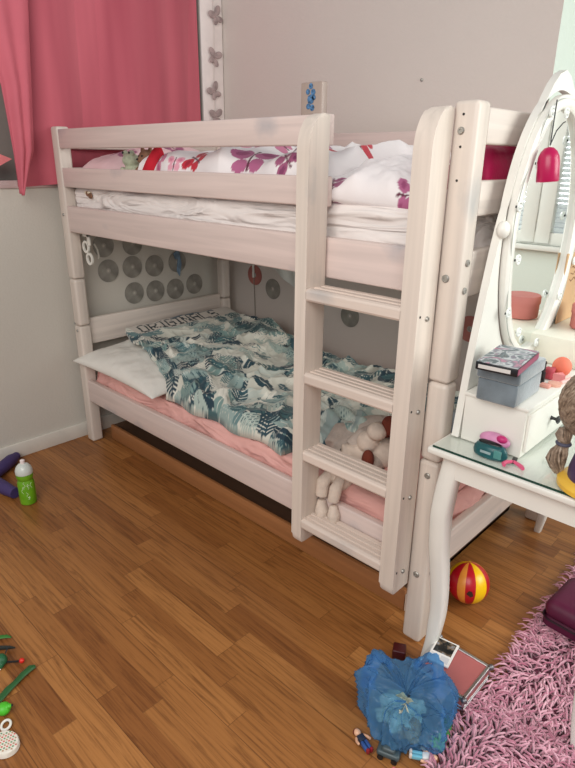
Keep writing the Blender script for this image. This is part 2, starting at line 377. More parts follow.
# ================================================================== BUNK BED
bed = thing('bunk_bed', 'white-washed pine bunk bed with guard rails and attached ladder', 'bunk bed', (-1.05, .5, 0))
PT = .062
posts = [(-2.104, -2.042, 0, PT), (-.0635, 0, 0, PT), (-2.104, -2.042, .945, 1.005), (-.0635, 0, .945, 1.005)]
def bolt(p, d, r, par):
    """round bolt head facing direction d ('-y' or '+x')"""
    M = T(*p, R(90), 0, 0) if d == '-y' else T(*p, 0, R(90), 0)
    o = B().lathe([(r, -.004), (r, .002), (r * .8, .004), (r * .45, .004), (r * .4, .002), (0.0001, .002)], M, 14).build('bolt', steel, par)
    return o
up_post = []
for i, (x0, x1, y0, y1) in enumerate(posts):
    lo = B().box(x0, x1, y0, y1, 0, .643, .011, 4).build('lower_post', wood_z, bed)
    ex = B().box(x0, x1, y0, y1, .645, .883, .015, 5).build('post_extender', wood_z, bed)
    up = B().box(x0, x1, y0, y1, .885, 1.575, .011, 4).build('upper_post', wood_z, bed)
    up_post.append((lo, ex, up))
lo, ex, up = up_post[1]
for z, r in ((1.51, .0085), (1.165, .010)): bolt((-.038, -.001, z), '-y', r, up)
for z in (1.545, 1.475, 1.40): B().lathe([(.003, -.002), (.003, .0008)], T(-.036, -.0003, z, R(90)), 10).build('screw_hole', dark_hole, up)
for z in (1.205, 1.135): bolt((.001, .03, z), '+x', .009, up)
bolt((-.030, -.001, .60), '-y', .009, lo); bolt((-.032, -.001, .255), '-y', .010, lo); bolt((.001, .03, .265), '+x', .009, lo)
lo, ex, up = up_post[3]; B().lathe([(.008, -.003), (.008, .001), (.004, .0015)], T(-.024, .9445, .062, R(90)), 12).build('bolt', dark_hole, lo)
lo, ex, up = up_post[0]
bolt((-2.07, -.001, 1.19), '-y', .007, up); bolt((-2.07, -.001, .62), '-y', .007, lo)
bolt((-2.09, -.001, .655), '-y', .005, ex)
Z_LOW, Z_SIDE, Z_MID, Z_TOP = (.24, .358), (1.112, 1.231), (1.315, 1.400), (1.481, 1.563)
def rail_x(nm, x0, x1, y0, y1, z): return B().box(x0, x1, y0, y1, z[0], z[1], .006, 3).build(nm, wood_x, bed)
def rail_y(nm, x0, x1, y0, y1, z): return B().box(x0, x1, y0, y1, z[0], z[1], .006, 3).build(nm, wood_y, bed)
rail_x('side_rail', -2.041, -.0645, .004, .034, Z_LOW); rail_x('side_rail', -2.041, -.0645, .97, 1.0, Z_LOW)
rail_x('side_board', -2.041, -.0645, .004, .034, Z_SIDE); rail_x('side_board', -2.041, -.0645, .97, 1.0, Z_SIDE)
rail_x('guard_rail', -2.041, -.445, .003, .031, Z_MID); rail_x('guard_rail', -2.041, -.445, .003, .031, Z_TOP)
rail_x('guard_rail', -2.041, -.0645, .972, 1.0, Z_MID); rail_x('guard_rail', -2.041, -.0645, .972, 1.0, Z_TOP)
for (x0, x1) in ((-.034, -.004), (-2.096, -2.066)):
    rail_y('end_rail', x0, x1, PT + .001, .944, Z_LOW); rail_y('end_board', x0, x1, PT + .001, .944, Z_SIDE)
    rail_y('end_guard', x0, x1, PT + .001, .944, Z_MID); rail_y('end_guard', x0, x1, PT + .001, .944, Z_TOP)
rail_y('headboard', -2.096, -2.07, PT + .001, .944, (.535, .672)); 
# support stick of the front guard, with the blue sticker
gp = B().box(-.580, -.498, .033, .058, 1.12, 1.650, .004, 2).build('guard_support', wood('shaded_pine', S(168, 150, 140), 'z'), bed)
st = B()
for (a, b_, r) in ((0, 0, .013), (.009, .018, .009), (-.011, .020, .008), (.006, -.022, .009), (-.009, -.018, .008), (.0, .034, .008), (.012, .004, .007)):
    st.lathe([(r, 0), (r, .0006)], T(-.540 + a, .0325, 1.605 + b_, R(90)), 8)
st.build('sticker', [mat('blue_sticker', S(70, 110, 150), .3, 0, .75, 160)], gp)
# ladder
def ladder_rail(x0, x1):
    d0, d1, z0, z1 = -.092, -.002, .208, 1.562
    prof = [(d1, z0), (d0 + .012, z0), (d0 + .002, z0 + .012), (d0, z0 + .03)]
    prof += [(d0, z1 - .10)] + [(d0 + .066 * (1 - math.cos(a)), z1 - .10 + .10 * math.sin(a)) for a in np.linspace(.1, PI / 2, 12)] + [(d1, z1)]
    b = B().prism(prof, x0, x1, 'x')
    es = [e for e in b.bm.edges if abs(e.verts[0].co.x - e.verts[1].co.x) < 1e-5]
    bmesh.ops.bevel(b.bm, geom=es, offset=.009, segments=4, affect='EDGES', profile=.5)
    return b.build('ladder_rail', ladder_z, bed)
lr = ladder_rail(-.475, -.431); rr = ladder_rail(-.106, -.055)
for z in (1.075, .815, .548, .29):
    bolt((-.054, -.045, z - .01), '+x', .007, rr)
    B().lathe([(.0035, -.002), (.0035, .0006)], T(-.0548, -.078, z - .0, 0, R(90)), 10).build('screw_hole', dark_hole, rr)
    yv = [-.092, -.09, -.086]; top = z + .018
    pr = [(-.088, z - .018), (-.006, z - .018), (-.006, top)]
    for g, gw in (((-.030, .0075), (-.062, .0075)) if z > 1 else ((-.024, .0042), (-.046, .0042), (-.068, .0042))): pr += [(g + gw, top), (g + gw - .0012, top - .005), (g - gw + .0012, top - .005), (g - gw, top)]
    pr += [(-.082, top), (-.089, top - .003), (-.092, top - .009), (-.092, z - .012)]
    B().prism(pr, -.432, -.105, 'x').build('rung', ladder_x, bed, smooth=False)
# slat base + supports under mattresses
for zz in (1.13, .262):
    b = B(); b.box(-2.04, -.06, .036, .056, zz - .012, zz + .0, 0); b.box(-2.04, -.06, .945, .965, zz - .012, zz, 0)
    for k in range(14): b.box(-2.0 + k * .143, -1.92 + k * .143, .036, .965, zz, zz + .018)
    b.build('slat_base', wood_y, bed)
# white hook bracket under the upper bed
hb = B(); 
for (yy, zz, r) in ((.10, 1.035, .0001), (.10, 1.00, .0001)): pass
ring = lambda c, ro, ri, n=20: ([(c[0] + ro * math.cos(2 * PI * k / n), c[1] + ro * math.sin(2 * PI * k / n)) for k in range(n)], [(c[0] + ri * math.cos(2 * PI * k / n), c[1] + ri * math.sin(2 * PI * k / n)) for k in range(n)])
for c in ((-2.010, 1.040), (-1.985, .985)):
    o_, i_ = ring(c, .030, .019); hb.prism(o_, .06, .068, 'y', i_)
hb.box(-1.99, -1.965, .06, .068, 1.05, 1.115, .002).box(-2.03, -1.965, .06, .068, 1.088, 1.112, .002)
hb.build('hook_bracket', white_p, bed)

# under-bed drawer
floorwood = wood('oak_drawer_front', S(164, 110, 68), 'x', .8, False)
dr = thing('underbed_drawer', 'low oak-coloured drawer on the floor under the lower bunk', 'drawer', (-1.05, .5, 0))
B().box(-2.0, -.115, .088, .106, .006, .090, .004).build('drawer_front', floorwood, dr)
B().box(-2.0, -.125, .106, .93, .02, .034).box(-2.0, -1.985, .106, .93, .02, .085).box(-.14, -.125, .106, .93, .02, .085).box(-2.0, -.125, .915, .93, .02, .085).build('drawer_box', mat('shaded_drawer_inside', S(92, 66, 48), .8), dr, smooth=False)  # dark brown inside paints in the shade under the bed
br = B().box(-.114, -.104, .090, .108, .006, .075, .002).build('metal_bracket', mat('pale_metal', S(215, 200, 185), .4), dr)
for z in (.022, .042, .06): B().lathe([(.004, 0), (.004, .001)], T(-.1036, .098, z, 0, R(90)), 10).build('bracket_hole', dark_hole, br)
pb = soft_box(-2.03, -1.93, .30, .42, .001, .13, .03, (10, 10, 10), .02, (14, 14, 14), 3).build('plastic_bag', mat('pale_bag', S(170, 180, 180), .35, 0, .2, 25), None, (-2.0, .35, 0))
tag(pb, 'pale crumpled bag on the floor behind the left bed post', 'bag')

# ================================================================== PRINTS
def palm_print(U, V, w, h, seed, base=S(214, 214, 202), text=None):
    rs = np.random.RandomState(seed); C = np.empty(U.shape + (3,)); C[:] = base
    C *= (0.93 + .12 * fbm(U * 9, V * 9, seed))[..., None]
    pal = [S(172, 188, 180), S(196, 204, 196), S(150, 172, 168), S(230, 228, 216), S(104, 136, 138), S(122, 150, 146), S(38, 70, 82), S(52, 88, 98), S(28, 56, 70), S(66, 100, 104), S(222, 222, 212)]
    wts = np.array([.10, .08, .09, .10, .10, .10, .13, .12, .10, .06, .02]); wts /= wts.sum()
    n = int(w * h * 260)
    for i in range(n):
        cx, cy, a = rs.rand() * w, rs.rand() * h, rs.rand() * 2 * PI; Ln = .08 + .11 * rs.rand(); wd = .030 + .024 * rs.rand(); k = rs.choice(len(pal), p=wts)
        dx, dy = U - cx, V - cy
        sl = (np.abs(dx) < Ln) & (np.abs(dy) < Ln)
        if not sl.any(): continue
        p = (dx * math.cos(a) + dy * math.sin(a)) / Ln; q = (-dx * math.sin(a) + dy * math.cos(a)); q = q + .03 * p * p * rs.choice([-1, 1])
        env = np.sqrt(np.clip(1 - (2 * p - 1) ** 2, 0, 1)) * wd
        if rs.rand() < .5:
            comb = ((p * 8 - np.abs(q) / wd * 1.7) % 1.0) < .70
            mk = sl & (p > 0) & (p < 1) & (np.abs(q) < env) & (comb | (np.abs(q) < .003))
        else:
            mk = sl & (p > 0) & (p < 1) & (np.abs(q) < env * .55) & ~(np.abs(q) < .0016)
        C[mk] = pal[k]
    return C
FONT = {'O': ["01110","10001","10001","10001","10001","10001","01110"], 'R': ["11110","10001","10001","11110","10100","10010","10001"], 'I': ["111","010","010","010","010","010","111"],
        'G': ["01110","10001","10000","10111","10001","10001","01110"], 'N': ["10001","11001","11001","10101","10011","10011","10001"], 'A': ["01110","10001","10001","11111","10001","10001","10001"],
        'L': ["10000","10000","10000","10000","10000","10000","11111"], 'S': ["01111","10000","10000","01110","00001","00001","11110"]}
def paint_text(C, A, Bv, word, a0, b0, px, col):
    """A runs along the word, Bv upward"""
    a = a0
    for ch in word:
        g = FONT[ch]
        for r, row in enumerate(g):
            for c, bit in enumerate(row):
                if bit == '1':
                    mk = (A >= a + c * px - .0004) & (A < a + (c + 1) * px) & (Bv >= b0 + (6 - r) * px - .0004) & (Bv < b0 + (7 - r) * px); C[mk] = col
        a += (len(g[0]) + 1) * px
    return C
def butterfly_print(U, V, w, h, seed, dens=60, base=S(236, 230, 230), size=.06, flies=None):
    rs = np.random.RandomState(seed); C = np.empty(U.shape + (3,)); C[:] = base
    C *= (.95 + .08 * fbm(U * 6, V * 6, seed))[..., None]
    pal = [(S(176, 96, 136), S(150, 66, 110)), (S(192, 36, 56), S(160, 22, 44)), (S(226, 160, 178), S(206, 120, 146)), (S(158, 84, 120), S(128, 56, 96)), (S(200, 120, 150), S(176, 80, 120))]
    L = flies if flies is not None else [(rs.rand() * w, rs.rand() * h, rs.rand() * 6.28, size * (.5 + .8 * rs.rand()), rs.randint(len(pal))) for _ in range(int(w * h * dens))]
    for (cx, cy, a, sz, k) in L:
        dx, dy = U - cx, V - cy; p = (dx * math.cos(a) + dy * math.sin(a)) / sz; q = (-dx * math.sin(a) + dy * math.cos(a)) / sz
        ap = np.abs(p)
        wing = (((ap - .62) * .9 + (q - .35) * .5) ** 2 / .30 + ((q - .38) * .9 - (ap - .6) * .45) ** 2 / .16 < 1) | ((ap - .45) ** 2 / .16 + (q + .42) ** 2 / .14 < 1)
        C[wing] = pal[k][0]
        inner = ((ap - .62) ** 2 / .09 + (q - .40) ** 2 / .03 < 1); C[inner] = pal[k][1]
        C[(ap < .07) & (np.abs(q) < .75)] = S(96, 36, 60)
    return C

# ================================================================== MATTRESSES
pink_sheet = mat('pink_sheet', S(226, 172, 164), .85, 0, .05, 5, .25, 220)
white_sheet = mat('white_sheet', S(234, 226, 222), .85, 0, .03, 5, .25, 220)
lm = soft_box(-2.04, -.037, .040, .955, .285, .415, .035, (220, 80, 10), .022, (4, 7, 9), 1).build('mattress', pink_sheet, None, (-1.05, .5, .285))
tag(lm, 'mattress with a pink fitted sheet on the lower bunk', 'mattress')
um = soft_box(-2.04, -.037, .040, .955, 1.155, 1.325, .04, (220, 80, 14), .015, (1.6, 5, 12), 5).build('mattress', white_sheet, None, (-1.05, .5, 1.155))
tag(um, 'mattress with a white sheet on the upper bunk', 'mattress')

def wrinkle(m, sc, strength, dist):
    nt = m.node_tree; b = nt.nodes['Principled BSDF']; tc = N(nt, 'ShaderNodeTexCoord'); mp = N(nt, 'ShaderNodeMapping'); mp.inputs['Scale'].default_value = sc; mp.inputs['Rotation'].default_value = (0, R(12), 0)
    no = N(nt, 'ShaderNodeTexNoise', Scale=1.0, Detail=2.0, Distortion=1.4); LK(nt, tc.outputs['Object'], mp.inputs['Vector']); LK(nt, mp.outputs['Vector'], no.inputs['Vector'])
    bp = N(nt, 'ShaderNodeBump', Strength=strength, Distance=dist); LK(nt, no.outputs['Fac'], bp.inputs['Height'])
    LK(nt, bp.outputs['Normal'], b.inputs['Normal'])
wrinkle(white_sheet, (2.6, 6, 15), .9, .05); wrinkle(pink_sheet, (4, 7, 11), .7, .04)
def pillow(name, c, sx, sy, hgt, rot, m, label, colf=None, seed=0, n=90, amp=.012, cat='pillow', droop=0.0):
    u = np.linspace(-1, 1, n); Uu, Vv = np.meshgrid(u, u, indexing='ij')
    prof = np.clip((1 - np.abs(Uu) ** 3.0) * (1 - np.abs(Vv) ** 3.0), 0, 1) ** .55
    px = Uu * sx * (1 - .07 * (1 - Vv ** 2) ** 1) ; py = Vv * sy * (1 - .07 * (1 - Uu ** 2))
    wr = (fbm(px * 9 + 5, py * 9, seed) - .47) * amp * 2.4 + ridge(px * 7, py * 5, seed + 9) * amp * .8
    zt = prof * hgt * .62 + wr * np.clip(prof * 2, 0, 1); zb = -prof * hgt * .38
    rt = Euler(rot).to_matrix(); Rm = np.array(rt)
    def tf(x, y, z):
        P_ = np.stack([x, y, z], -1) @ Rm.T; return P_ + np.array(c)
    Pt, Pb = tf(px, py, zt), tf(px, py, zb)
    Vs = np.concatenate([Pt.reshape(-1, 3), Pb.reshape(-1, 3)])
    idx = np.arange(n * n).reshape(n, n); Fq = np.stack([idx[:-1, :-1], idx[1:, :-1], idx[1:, 1:], idx[:-1, 1:]], -1).reshape(-1, 4)
    F = np.concatenate([Fq, Fq[:, ::-1] + n * n])
    me = bpy.data.meshes.new(name); me.from_pydata(Vs.tolist(), [], F.tolist())
    if colf is not None:
        cc = colf(px + sx, py + sy, 2 * sx, 2 * sy).reshape(-1, 3); set_col(me, np.concatenate([cc, cc]))
    bm = bmesh.new(); bm.from_mesh(me); bmesh.ops.remove_doubles(bm, verts=bm.verts[:], dist=.0008); bmesh.ops.recalc_face_normals(bm, faces=bm.faces[:]); bm.to_mesh(me); bm.free()
    me.polygons.foreach_set('use_smooth', [True] * len(me.polygons))
    o = put(name, me, m, None, (c[0], c[1], c[2] - hgt * .3)); return tag(o, label, cat)
fab_print = vmat('printed_cotton')
pillow('pillow', (-1.745, .295, .468), .352, .33, .125, (R(2), R(1), R(1)), mat('white_cotton', S(226, 222, 214), .85, 0, .02, 5, .2, 200), 'plain white pillow at the head of the lower bunk, corner hanging over the rail', seed=4)

# ------------------------------------------------ lower duvet
def lower_duvet():
    nu, nv = 520, 340; u = np.linspace(0, 1, nu); v = np.linspace(0, 1, nv); U, V = np.meshgrid(u, v, indexing='ij')
    # outline
    xl = -1.985 + .58 * (1 - sstep(0, .20, V)); xr = -.66 + .32 * sstep(.1, .7, V) + .02 * np.sin(V * 12)
    yf = .055 + .014 * np.sin(U * 17) ; yb = .93 + 0 * U
    X = xl * (1 - U) + xr * U; Y = yf * (1 - V) + yb * V
    dx = np.minimum(U * 1.6 + .09, (1 - U) * 1.6); dy = np.minimum(V * .85, (1 - V) * .85)
    e = np.sqrt(np.clip(np.minimum(dx, dy) / .07, 0, 1)); e = e * (2 - e)
    wx, wy = X + .05 * fbm(X * 4, Y * 4, 31), Y + .05 * fbm(X * 4, Y * 4, 37)
    h = .040 + .040 * fbm(wx * 3.0, wy * 3.0, 11, 3)
    h += .024 * ridge(wx * 4.5 + wy * 2.4, wy * 3.0 - wx * .9, 21) ** 2 + .024 * ridge(wx * 9 - wy * 5, wy * 7 + wx * 4, 23) ** 2 + .018 * ridge(wx * 15 + wy * 6, wy * 14, 27) ** 1.5 + .008 * ridge(wx * 30, wy * 26 + wx * 8, 29)
    h += .012 * sstep(.5, 1, V) - .025 * (1 - sstep(.05, .35, U))
    h = h * (.25 + .75 * sstep(-1.93, -1.70, X)); Z = .415 + e * h + (.105 * (1 - sstep(-1.80, -1.05, X)) + .075 * (1 - sstep(-1.99, -1.72, X))) * sstep(-.02, .12, V)
    Sv = np.concatenate([np.zeros((nu, 1)), np.cumsum(np.hypot(np.diff(Y, axis=1), np.diff(Z, axis=1)), axis=1)], 1)
    C = palm_print(X + 2.2, Sv, 2.0, 1.25, 3)
    d = X - xl
    hem = (d < .095) & (V > .2); C[hem] = np.array(S(208, 200, 190))
    lf = (d < .014) & (Y > .5) & (Y < .80); C[lf] = np.array(S(70, 92, 104))
    paint_text(C, Y, -(d) + .090, 'ORIGINALS', .27, .0, .0108, np.array(S(30, 40, 46)))
    # bottom hem folds under
    return X, Y, Z, C
X, Y, Z, C = lower_duvet()
me = grid_mesh('duvet', X, Y, Z, C)
o = put('duvet', me, fab_print, None, (-1.1, .5, .43)); sd = o.modifiers.new('s', 'SOLIDIFY'); sd.thickness = .012; sd.offset = -1
tag(o, 'crumpled duvet with dark teal palm leaf print on the lower bunk', 'duvet')
# rolled duvet corner near the ladder (separate bundled throw)
def roll():
    n, k = 160, 60; t = np.linspace(0, 1, n)[:, None]; a = np.linspace(0, 2 * PI, k, endpoint=False)[None]
    ax = np.array([-.66, .20, .475]); bx = np.array([-.42, .30, .50])
    r = (.075 * np.sqrt(np.clip(1 - (2 * t - 1) ** 4, 0.001, 1))) * (1 + .16 * np.sin(a * 3 + t * 9) + .10 * np.sin(a * 7 - t * 14)) * (1 + .3 * (fbm(t * 6 + a * 0, np.cos(a) * 1.5 + 3, 5) - .47))
    d = (bx - ax) / np.linalg.norm(bx - ax); s = np.array([-d[1], d[0], 0]); s /= np.linalg.norm(s); up = np.cross(d, s)
    P = ax + (bx - ax) * t[..., None] + r[..., None] * (np.cos(a)[..., None] * s + np.sin(a)[..., None] * up)
    P[..., 2] = np.maximum(P[..., 2], .412)
    C = palm_print(t * .45 + 0 * a, a * .075 + 0 * t, .45, .47, 9, S(150, 166, 164))
    return grid_mesh('blanket', P[..., 0].T, P[..., 1].T, P[..., 2].T, np.swapaxes(C, 0, 1), closed_u=True)
o = put('blanket', roll(), fab_print, None, (-.55, .25, .42)); tag(o, 'rolled-up leaf print blanket bundle behind the ladder on lower bunk', 'blanket')

# ------------------------------------------------ upper bedding
pink_print = lambda U, V, w, h: butterfly_print(U, V, w, h, 5, base=S(232, 196, 198), flies=[(w * .35, h * .4, .4, .05, 3), (w * .7, h * .3, 1.4, .055, 3), (w * .5, h * .75, 2.4, .05, 2), (w * .8, h * .7, 2.0, .05, 3)])
pillow('pillow', (-1.88, .34, 1.39), .155, .31, .15, (R(6), R(-6), 0), fab_print, 'pale pink pillow with dark pink figures at the head of the upper bunk', pink_print, 6)
def upper_duvet():
    nu, nv = 420, 300; u = np.linspace(0, 1, nu); v = np.linspace(0, 1, nv); U, V = np.meshgrid(u, v, indexing='ij')
    X = -1.50 + U * .98 + .02 * np.sin(V * 8); Y = .045 + V * .86 + .012 * np.sin(U * 21)
    e = np.sqrt(np.clip(np.minimum(np.minimum(U * .98, (1 - U) * .98), np.minimum(V * .86, (1 - V) * .86)) / .08, 0, 1)); e = e * (2 - e)
    wx, wy = X + .05 * fbm(X * 5, Y * 5, 41), Y + .05 * fbm(X * 5, Y * 5, 43)
    h = .085 + .075 * (fbm(wx * 4, wy * 3, 45, 3)) + .045 * ridge(wx * 6 + wy * 2, wy * 3, 47) ** 2 + .018 * ridge(wx * 13, wy * 9, 49)
    Z = 1.33 + e * h
    Sv = np.concatenate([np.zeros((nu, 1)), np.cumsum(np.hypot(np.diff(Y, axis=1), np.diff(Z, axis=1)), axis=1)], 1)
    fl = [(-.86, .13, .1, .075, 0), (-1.15, .12, 1.1, .050, 1), (-1.36, .12, 2.5, .055, 4), (-1.43, .20, .8, .045, 0), (-1.00, .24, .5, .07, 2), (-.66, .12, 4, .05, 3), (-1.05, .34, 2.2, .06, 4), (-.72, .30, 3.1, .08, 0), (-1.25, .26, .6, .06, 3), (-.58, .35, 1.0, .06, 1), (-.90, .30, 2.0, .06, 4), (-1.24, .10, 0, .035, 2)]
    C = butterfly_print(X, Sv, 1, 1, 8, base=S(236, 230, 230), flies=fl)
    return X, Y, Z, C
me = grid_mesh('duvet', *upper_duvet()); o = put('duvet', me, fab_print, None, (-1.0, .45, 1.34)); sd = o.modifiers.new('s', 'SOLIDIFY'); sd.thickness = .01; sd.offset = -1
tag(o, 'white duvet with purple and red butterflies on the upper bunk', 'duvet')
pf = lambda U, V, w, h: butterfly_print(U, V, w, h, 12, flies=[(.075, .045, .5, .045, 3), (.33, .03, 1.9, .04, 0), (.24, .3, .2, .05, 2), (.38, .28, 2.5, .06, 1)])
pillow('pillow', (-.345, .23, 1.358), .215, .20, .105, (R(7), R(3), R(5)), fab_print, 'white butterfly print pillow seen through the ladder opening on upper bunk', pf, 14, amp=.026)
pf2 = lambda U, V, w, h: butterfly_print(U, V, w, h, 13, base=S(238, 228, 228), flies=[(.22, .06, .2, .05, 2), (.33, .08, 1.9, .05, 1), (.10, .05, 2.2, .05, 1), (.18, .18, .2, .05, 4), (.34, .2, .2, .05, 1)])
pillow('pillow', (-.36, .56, 1.375), .20, .19, .11, (R(14), R(-8), 0), fab_print, 'white pillow with red and pink figures behind the butterfly pillow on upper bunk', pf2, 15)
pillow('cushion', (-.100, .47, 1.425), .075, .34, .16, (R(7), R(-4), 0), mat('magenta_satin', S(190, 22, 84), .45, 0, .15, 8, .3, 120), 'crumpled magenta cushion at the right end of the upper bunk', None, 18, amp=.03, cat='cushion')
pillow('cushion', (-1.32, .66, 1.455), .20, .12, .12, (R(24), 0, 0), mat('black_matte', S(24, 22, 26), .8), 'black rounded form behind the butterfly duvet on the upper bunk', None, 19, cat='cushion')  # black pillow-shaped form behind the duvet

# plush toys on the upper bunk
brown_plush = mat('brown_plush', S(150, 112, 88), .95, 0, .25, 60, .6, 300); olive_plush = mat('sage_plush', S(190, 196, 170), .95, 0, .2, 50, .6, 300)
def bear(loc, s=1.0):
    t = thing('plush_bear', 'small brown plush bear lying on the upper bunk behind the rails', 'plush toy', loc)
    x, y, z = loc
    me = blob_mesh('body', [((x, y, z + .05), (.045, .04, .05)), ((x, y, z + .12), (.035, .035, .033)), ((x - .028, y, z + .15), (.012, .008, .013)), ((x + .028, y, z + .15), (.012, .008, .013)),
        ((x, y - .032, z + .112), (.015, .014, .012)), ('tube', [(x - .03, y - .01, z + .08), (x - .06, y - .03, z + .05)], [.016, .014]), ('tube', [(x + .03, y - .01, z + .08), (x + .06, y - .03, z + .05)], [.016, .014]),
        ('tube', [(x - .02, y - .02, z + .02), (x - .035, y - .07, z + .015)], [.019, .017]), ('tube', [(x + .02, y - .02, z + .02), (x + .035, y - .07, z + .015)], [.019, .017])], .004)
    put('body', me, brown_plush, t)
    for dx in (-.012, .012): B().ell((x + dx, y - .031, z + .127), .004).build('eye', black_m, t)
    B().ell((x, y - .047, z + .115), (.006, .004, .004)).build('nose', black_m, t)
    return t
bear((-1.52, .12, 1.325))
fr = thing('plush_frog', 'pale green plush toy beside the pink pillow on the upper bunk', 'plush toy', (-1.625, .12, 1.325))
put('body', blob_mesh('body', [((-1.625, .12, 1.375), (.055, .045, .05)), ((-1.625, .11, 1.435), (.04, .036, .03)), ((-1.65, .10, 1.463), (.013, .013, .013)), ((-1.60, .10, 1.463), (.013, .013, .013)),
    ('tube', [(-1.665, .10, 1.40), (-1.705, .08, 1.36)], [.015, .012]), ('tube', [(-1.585, .10, 1.40), (-1.555, .07, 1.37)], [.015, .012])], .004), olive_plush, fr)
for dx in (-.025, .025): B().ell((-1.625 + dx, .088, 1.465), .005).build('eye', black_m, fr)
ht = thing('santa_hat', 'red hat with white fluffy edge lying on the upper bunk', 'hat', (-1.49, .10, 1.33))
B().lathe([(.055, 0), (.052, .03), (.042, .07), (.025, .115), (.006, .15)], T(-1.445, .10, 1.365, R(8), R(30), 0), 20).build('cone', mat('red_felt', S(196, 28, 48), .9, 0, .1, 20), ht)
b = B(); b.tube([Vector(T(-1.445, .10, 1.365, R(8), R(30), 0) @ Vector((.056 * math.cos(a), .056 * math.sin(a), 0))) for a in np.linspace(0, 2 * PI, 24, endpoint=False)], .016, 8, True)
b.build('fluffy_edge', mat('white_fluff', S(240, 236, 232), .95, 0, .05, 60, .8, 200), ht)
B().ell(tuple(T(-1.445, .10, 1.365, R(8), R(30), 0) @ Vector((0, 0, .16))), .018).build('pompom', mat('white_pompom', S(240, 236, 232), .95, 0, .05, 60, .8, 200), ht)
cl = thing('hair_clip', 'small brown and cream clip caught on the upper mattress edge', 'clip', (-1.86, .03, 1.26))
B().box(-1.90, -1.85, .026, .036, 1.290, 1.302, .003, 2, ).build('cream_bar', mat('cream_plastic', S(226, 214, 190), .4), cl)
B().ell((-1.855, .030, 1.285), (.017, .006, .014)).ell((-1.878, .030, 1.292), (.012, .006, .012)).build('brown_bow', mat('brown_ribbon', S(120, 84, 62), .6, 0, .4, 120), cl)

# plush toys on the lower bunk
grey_plush = mat('grey_beige_plush', S(190, 176, 166), .95, 0, .12, 40, .7, 260); dark_seam = mat('seam', S(70, 56, 50), .9)
rust_plush = mat('rust_plush', S(110, 48, 32), .95, 0, .2, 50, .6, 260); cream_plush = mat('cream_plush', S(214, 198, 184), .95, 0, .1, 40, .7, 260)
pd = thing('plush_dog', 'large grey-beige plush animal lying on the lower bunk behind the ladder', 'plush toy', (-.35, .28, .415))
put('body', blob_mesh('body', [((-.33, .30, .485), (.13, .10, .075), (0, 0, R(25))), ((-.22, .36, .53), (.085, .08, .07)), ((-.40, .23, .465), (.085, .07, .06), (0, 0, R(20))),
    ('tube', [(-.36, .24, .48), (-.40, .16, .455), (-.38, .12, .445)], [.045, .042, .034]), ('tube', [(-.27, .26, .49), (-.26, .17, .46), (-.25, .13, .45)], [.042, .038, .03]),
    ((-.20, .29, .535), (.035, .035, .03)), ('tube', [(-.40, .28, .50), (-.44, .20, .50), (-.43, .14, .47)], [.036, .036, .03]), ('tube', [(-.30, .27, .53), (-.33, .19, .52), (-.35, .15, .49)], [.034, .034, .028])], .005, 3), grey_plush, pd)
for (p, q) in (((-.30, .335, .56), (-.24, .25, .56)),): 
    B().tube([p, ((p[0] + q[0]) / 2, (p[1] + q[1]) / 2, .566), q], .003, 6).build('seam', dark_seam, pd)
B().tube([(-.385, .125, .475), (-.375, .115, .470), (-.365, .118, .474), (-.372, .122, .482)], .0028, 6, True).build('paw_stitch', dark_seam, pd)
for sx in (-.02, .02): B().ell((-.205 + sx, .262, .555), .006).build('eye', black_m, pd)
B().ell((-.20, .254, .537), (.010, .007, .007)).build('nose', black_m, pd)
pd.location += Vector((-.07, .0, .01))
p2 = thing('plush_puppy', 'cream plush puppy with rust brown patches beside the ladder rail', 'plush toy', (-.17, .18, .415))
put('body', blob_mesh('body', [((-.17, .20, .475), (.07, .06, .06)), ((-.19, .15, .525), (.04, .04, .038)), ('tube', [(-.20, .16, .47), (-.265, .10, .475)], [.032, .03]), ('tube', [(-.17, .15, .45), (-.23, .075, .45)], [.034, .03]),
    ((-.15, .14, .58), (.035, .034, .032))], .005, 4), cream_plush, p2)
for c_, r_ in (((-.155, .105, .485), (.022, .02, .035)), ((-.12, .17, .60), (.03, .028, .035)), ((-.17, .22, .545), (.03, .03, .02))): B().ell(c_, r_).build('brown_patch', rust_plush, p2)
p2.location += Vector((-.165, .01, .015))
rb = thing('plush_rabbit', 'beige plush rabbit with two legs dangling over the side rail', 'plush toy', (-.39, .04, .36))
put('body', blob_mesh('body', [((-.385, .055, .435), (.045, .04, .055)), ('tube', [(-.405, .03, .455), (-.412, -.004, .425), (-.412, -.012, .375)], [.018, .025, .022]),
    ('tube', [(-.36, .03, .45), (-.358, -.004, .42), (-.360, -.012, .375)], [.016, .022, .02]),
    ('tube', [(-.412, -.010, .360), (-.408, -.013, .32), (-.402, -.014, .285)], [.014, .025, .019]), ('tube', [(-.360, -.010, .36), (-.355, -.013, .325), (-.352, -.014, .295)], [.013, .023, .018])], .004, 3), cream_plush, rb)
# fabrics at the right end
o = soft_box(-.30, -.05, .50, .92, .415, .56, .05, (24, 30, 10), .03, (7, 7, 7), 31).build('blanket', mat('blue_white_cloth', S(170, 184, 192), .9, 0, .35, 9), None, (-.17, .7, .415))
tag(o, 'folded pale blue blanket at the far right corner of the lower bunk', 'blanket')
o = soft_box(-.30, -.05, .10, .46, .414, .452, .018, (26, 30, 5), .02, (8, 11, 7), 37).build('blanket', mat('pink_cloth', S(224, 168, 160), .9, 0, .08, 9), None, (-.17, .3, .415))
tag(o, 'crumpled pink blanket at the right end of the lower bunk by the vanity', 'blanket')

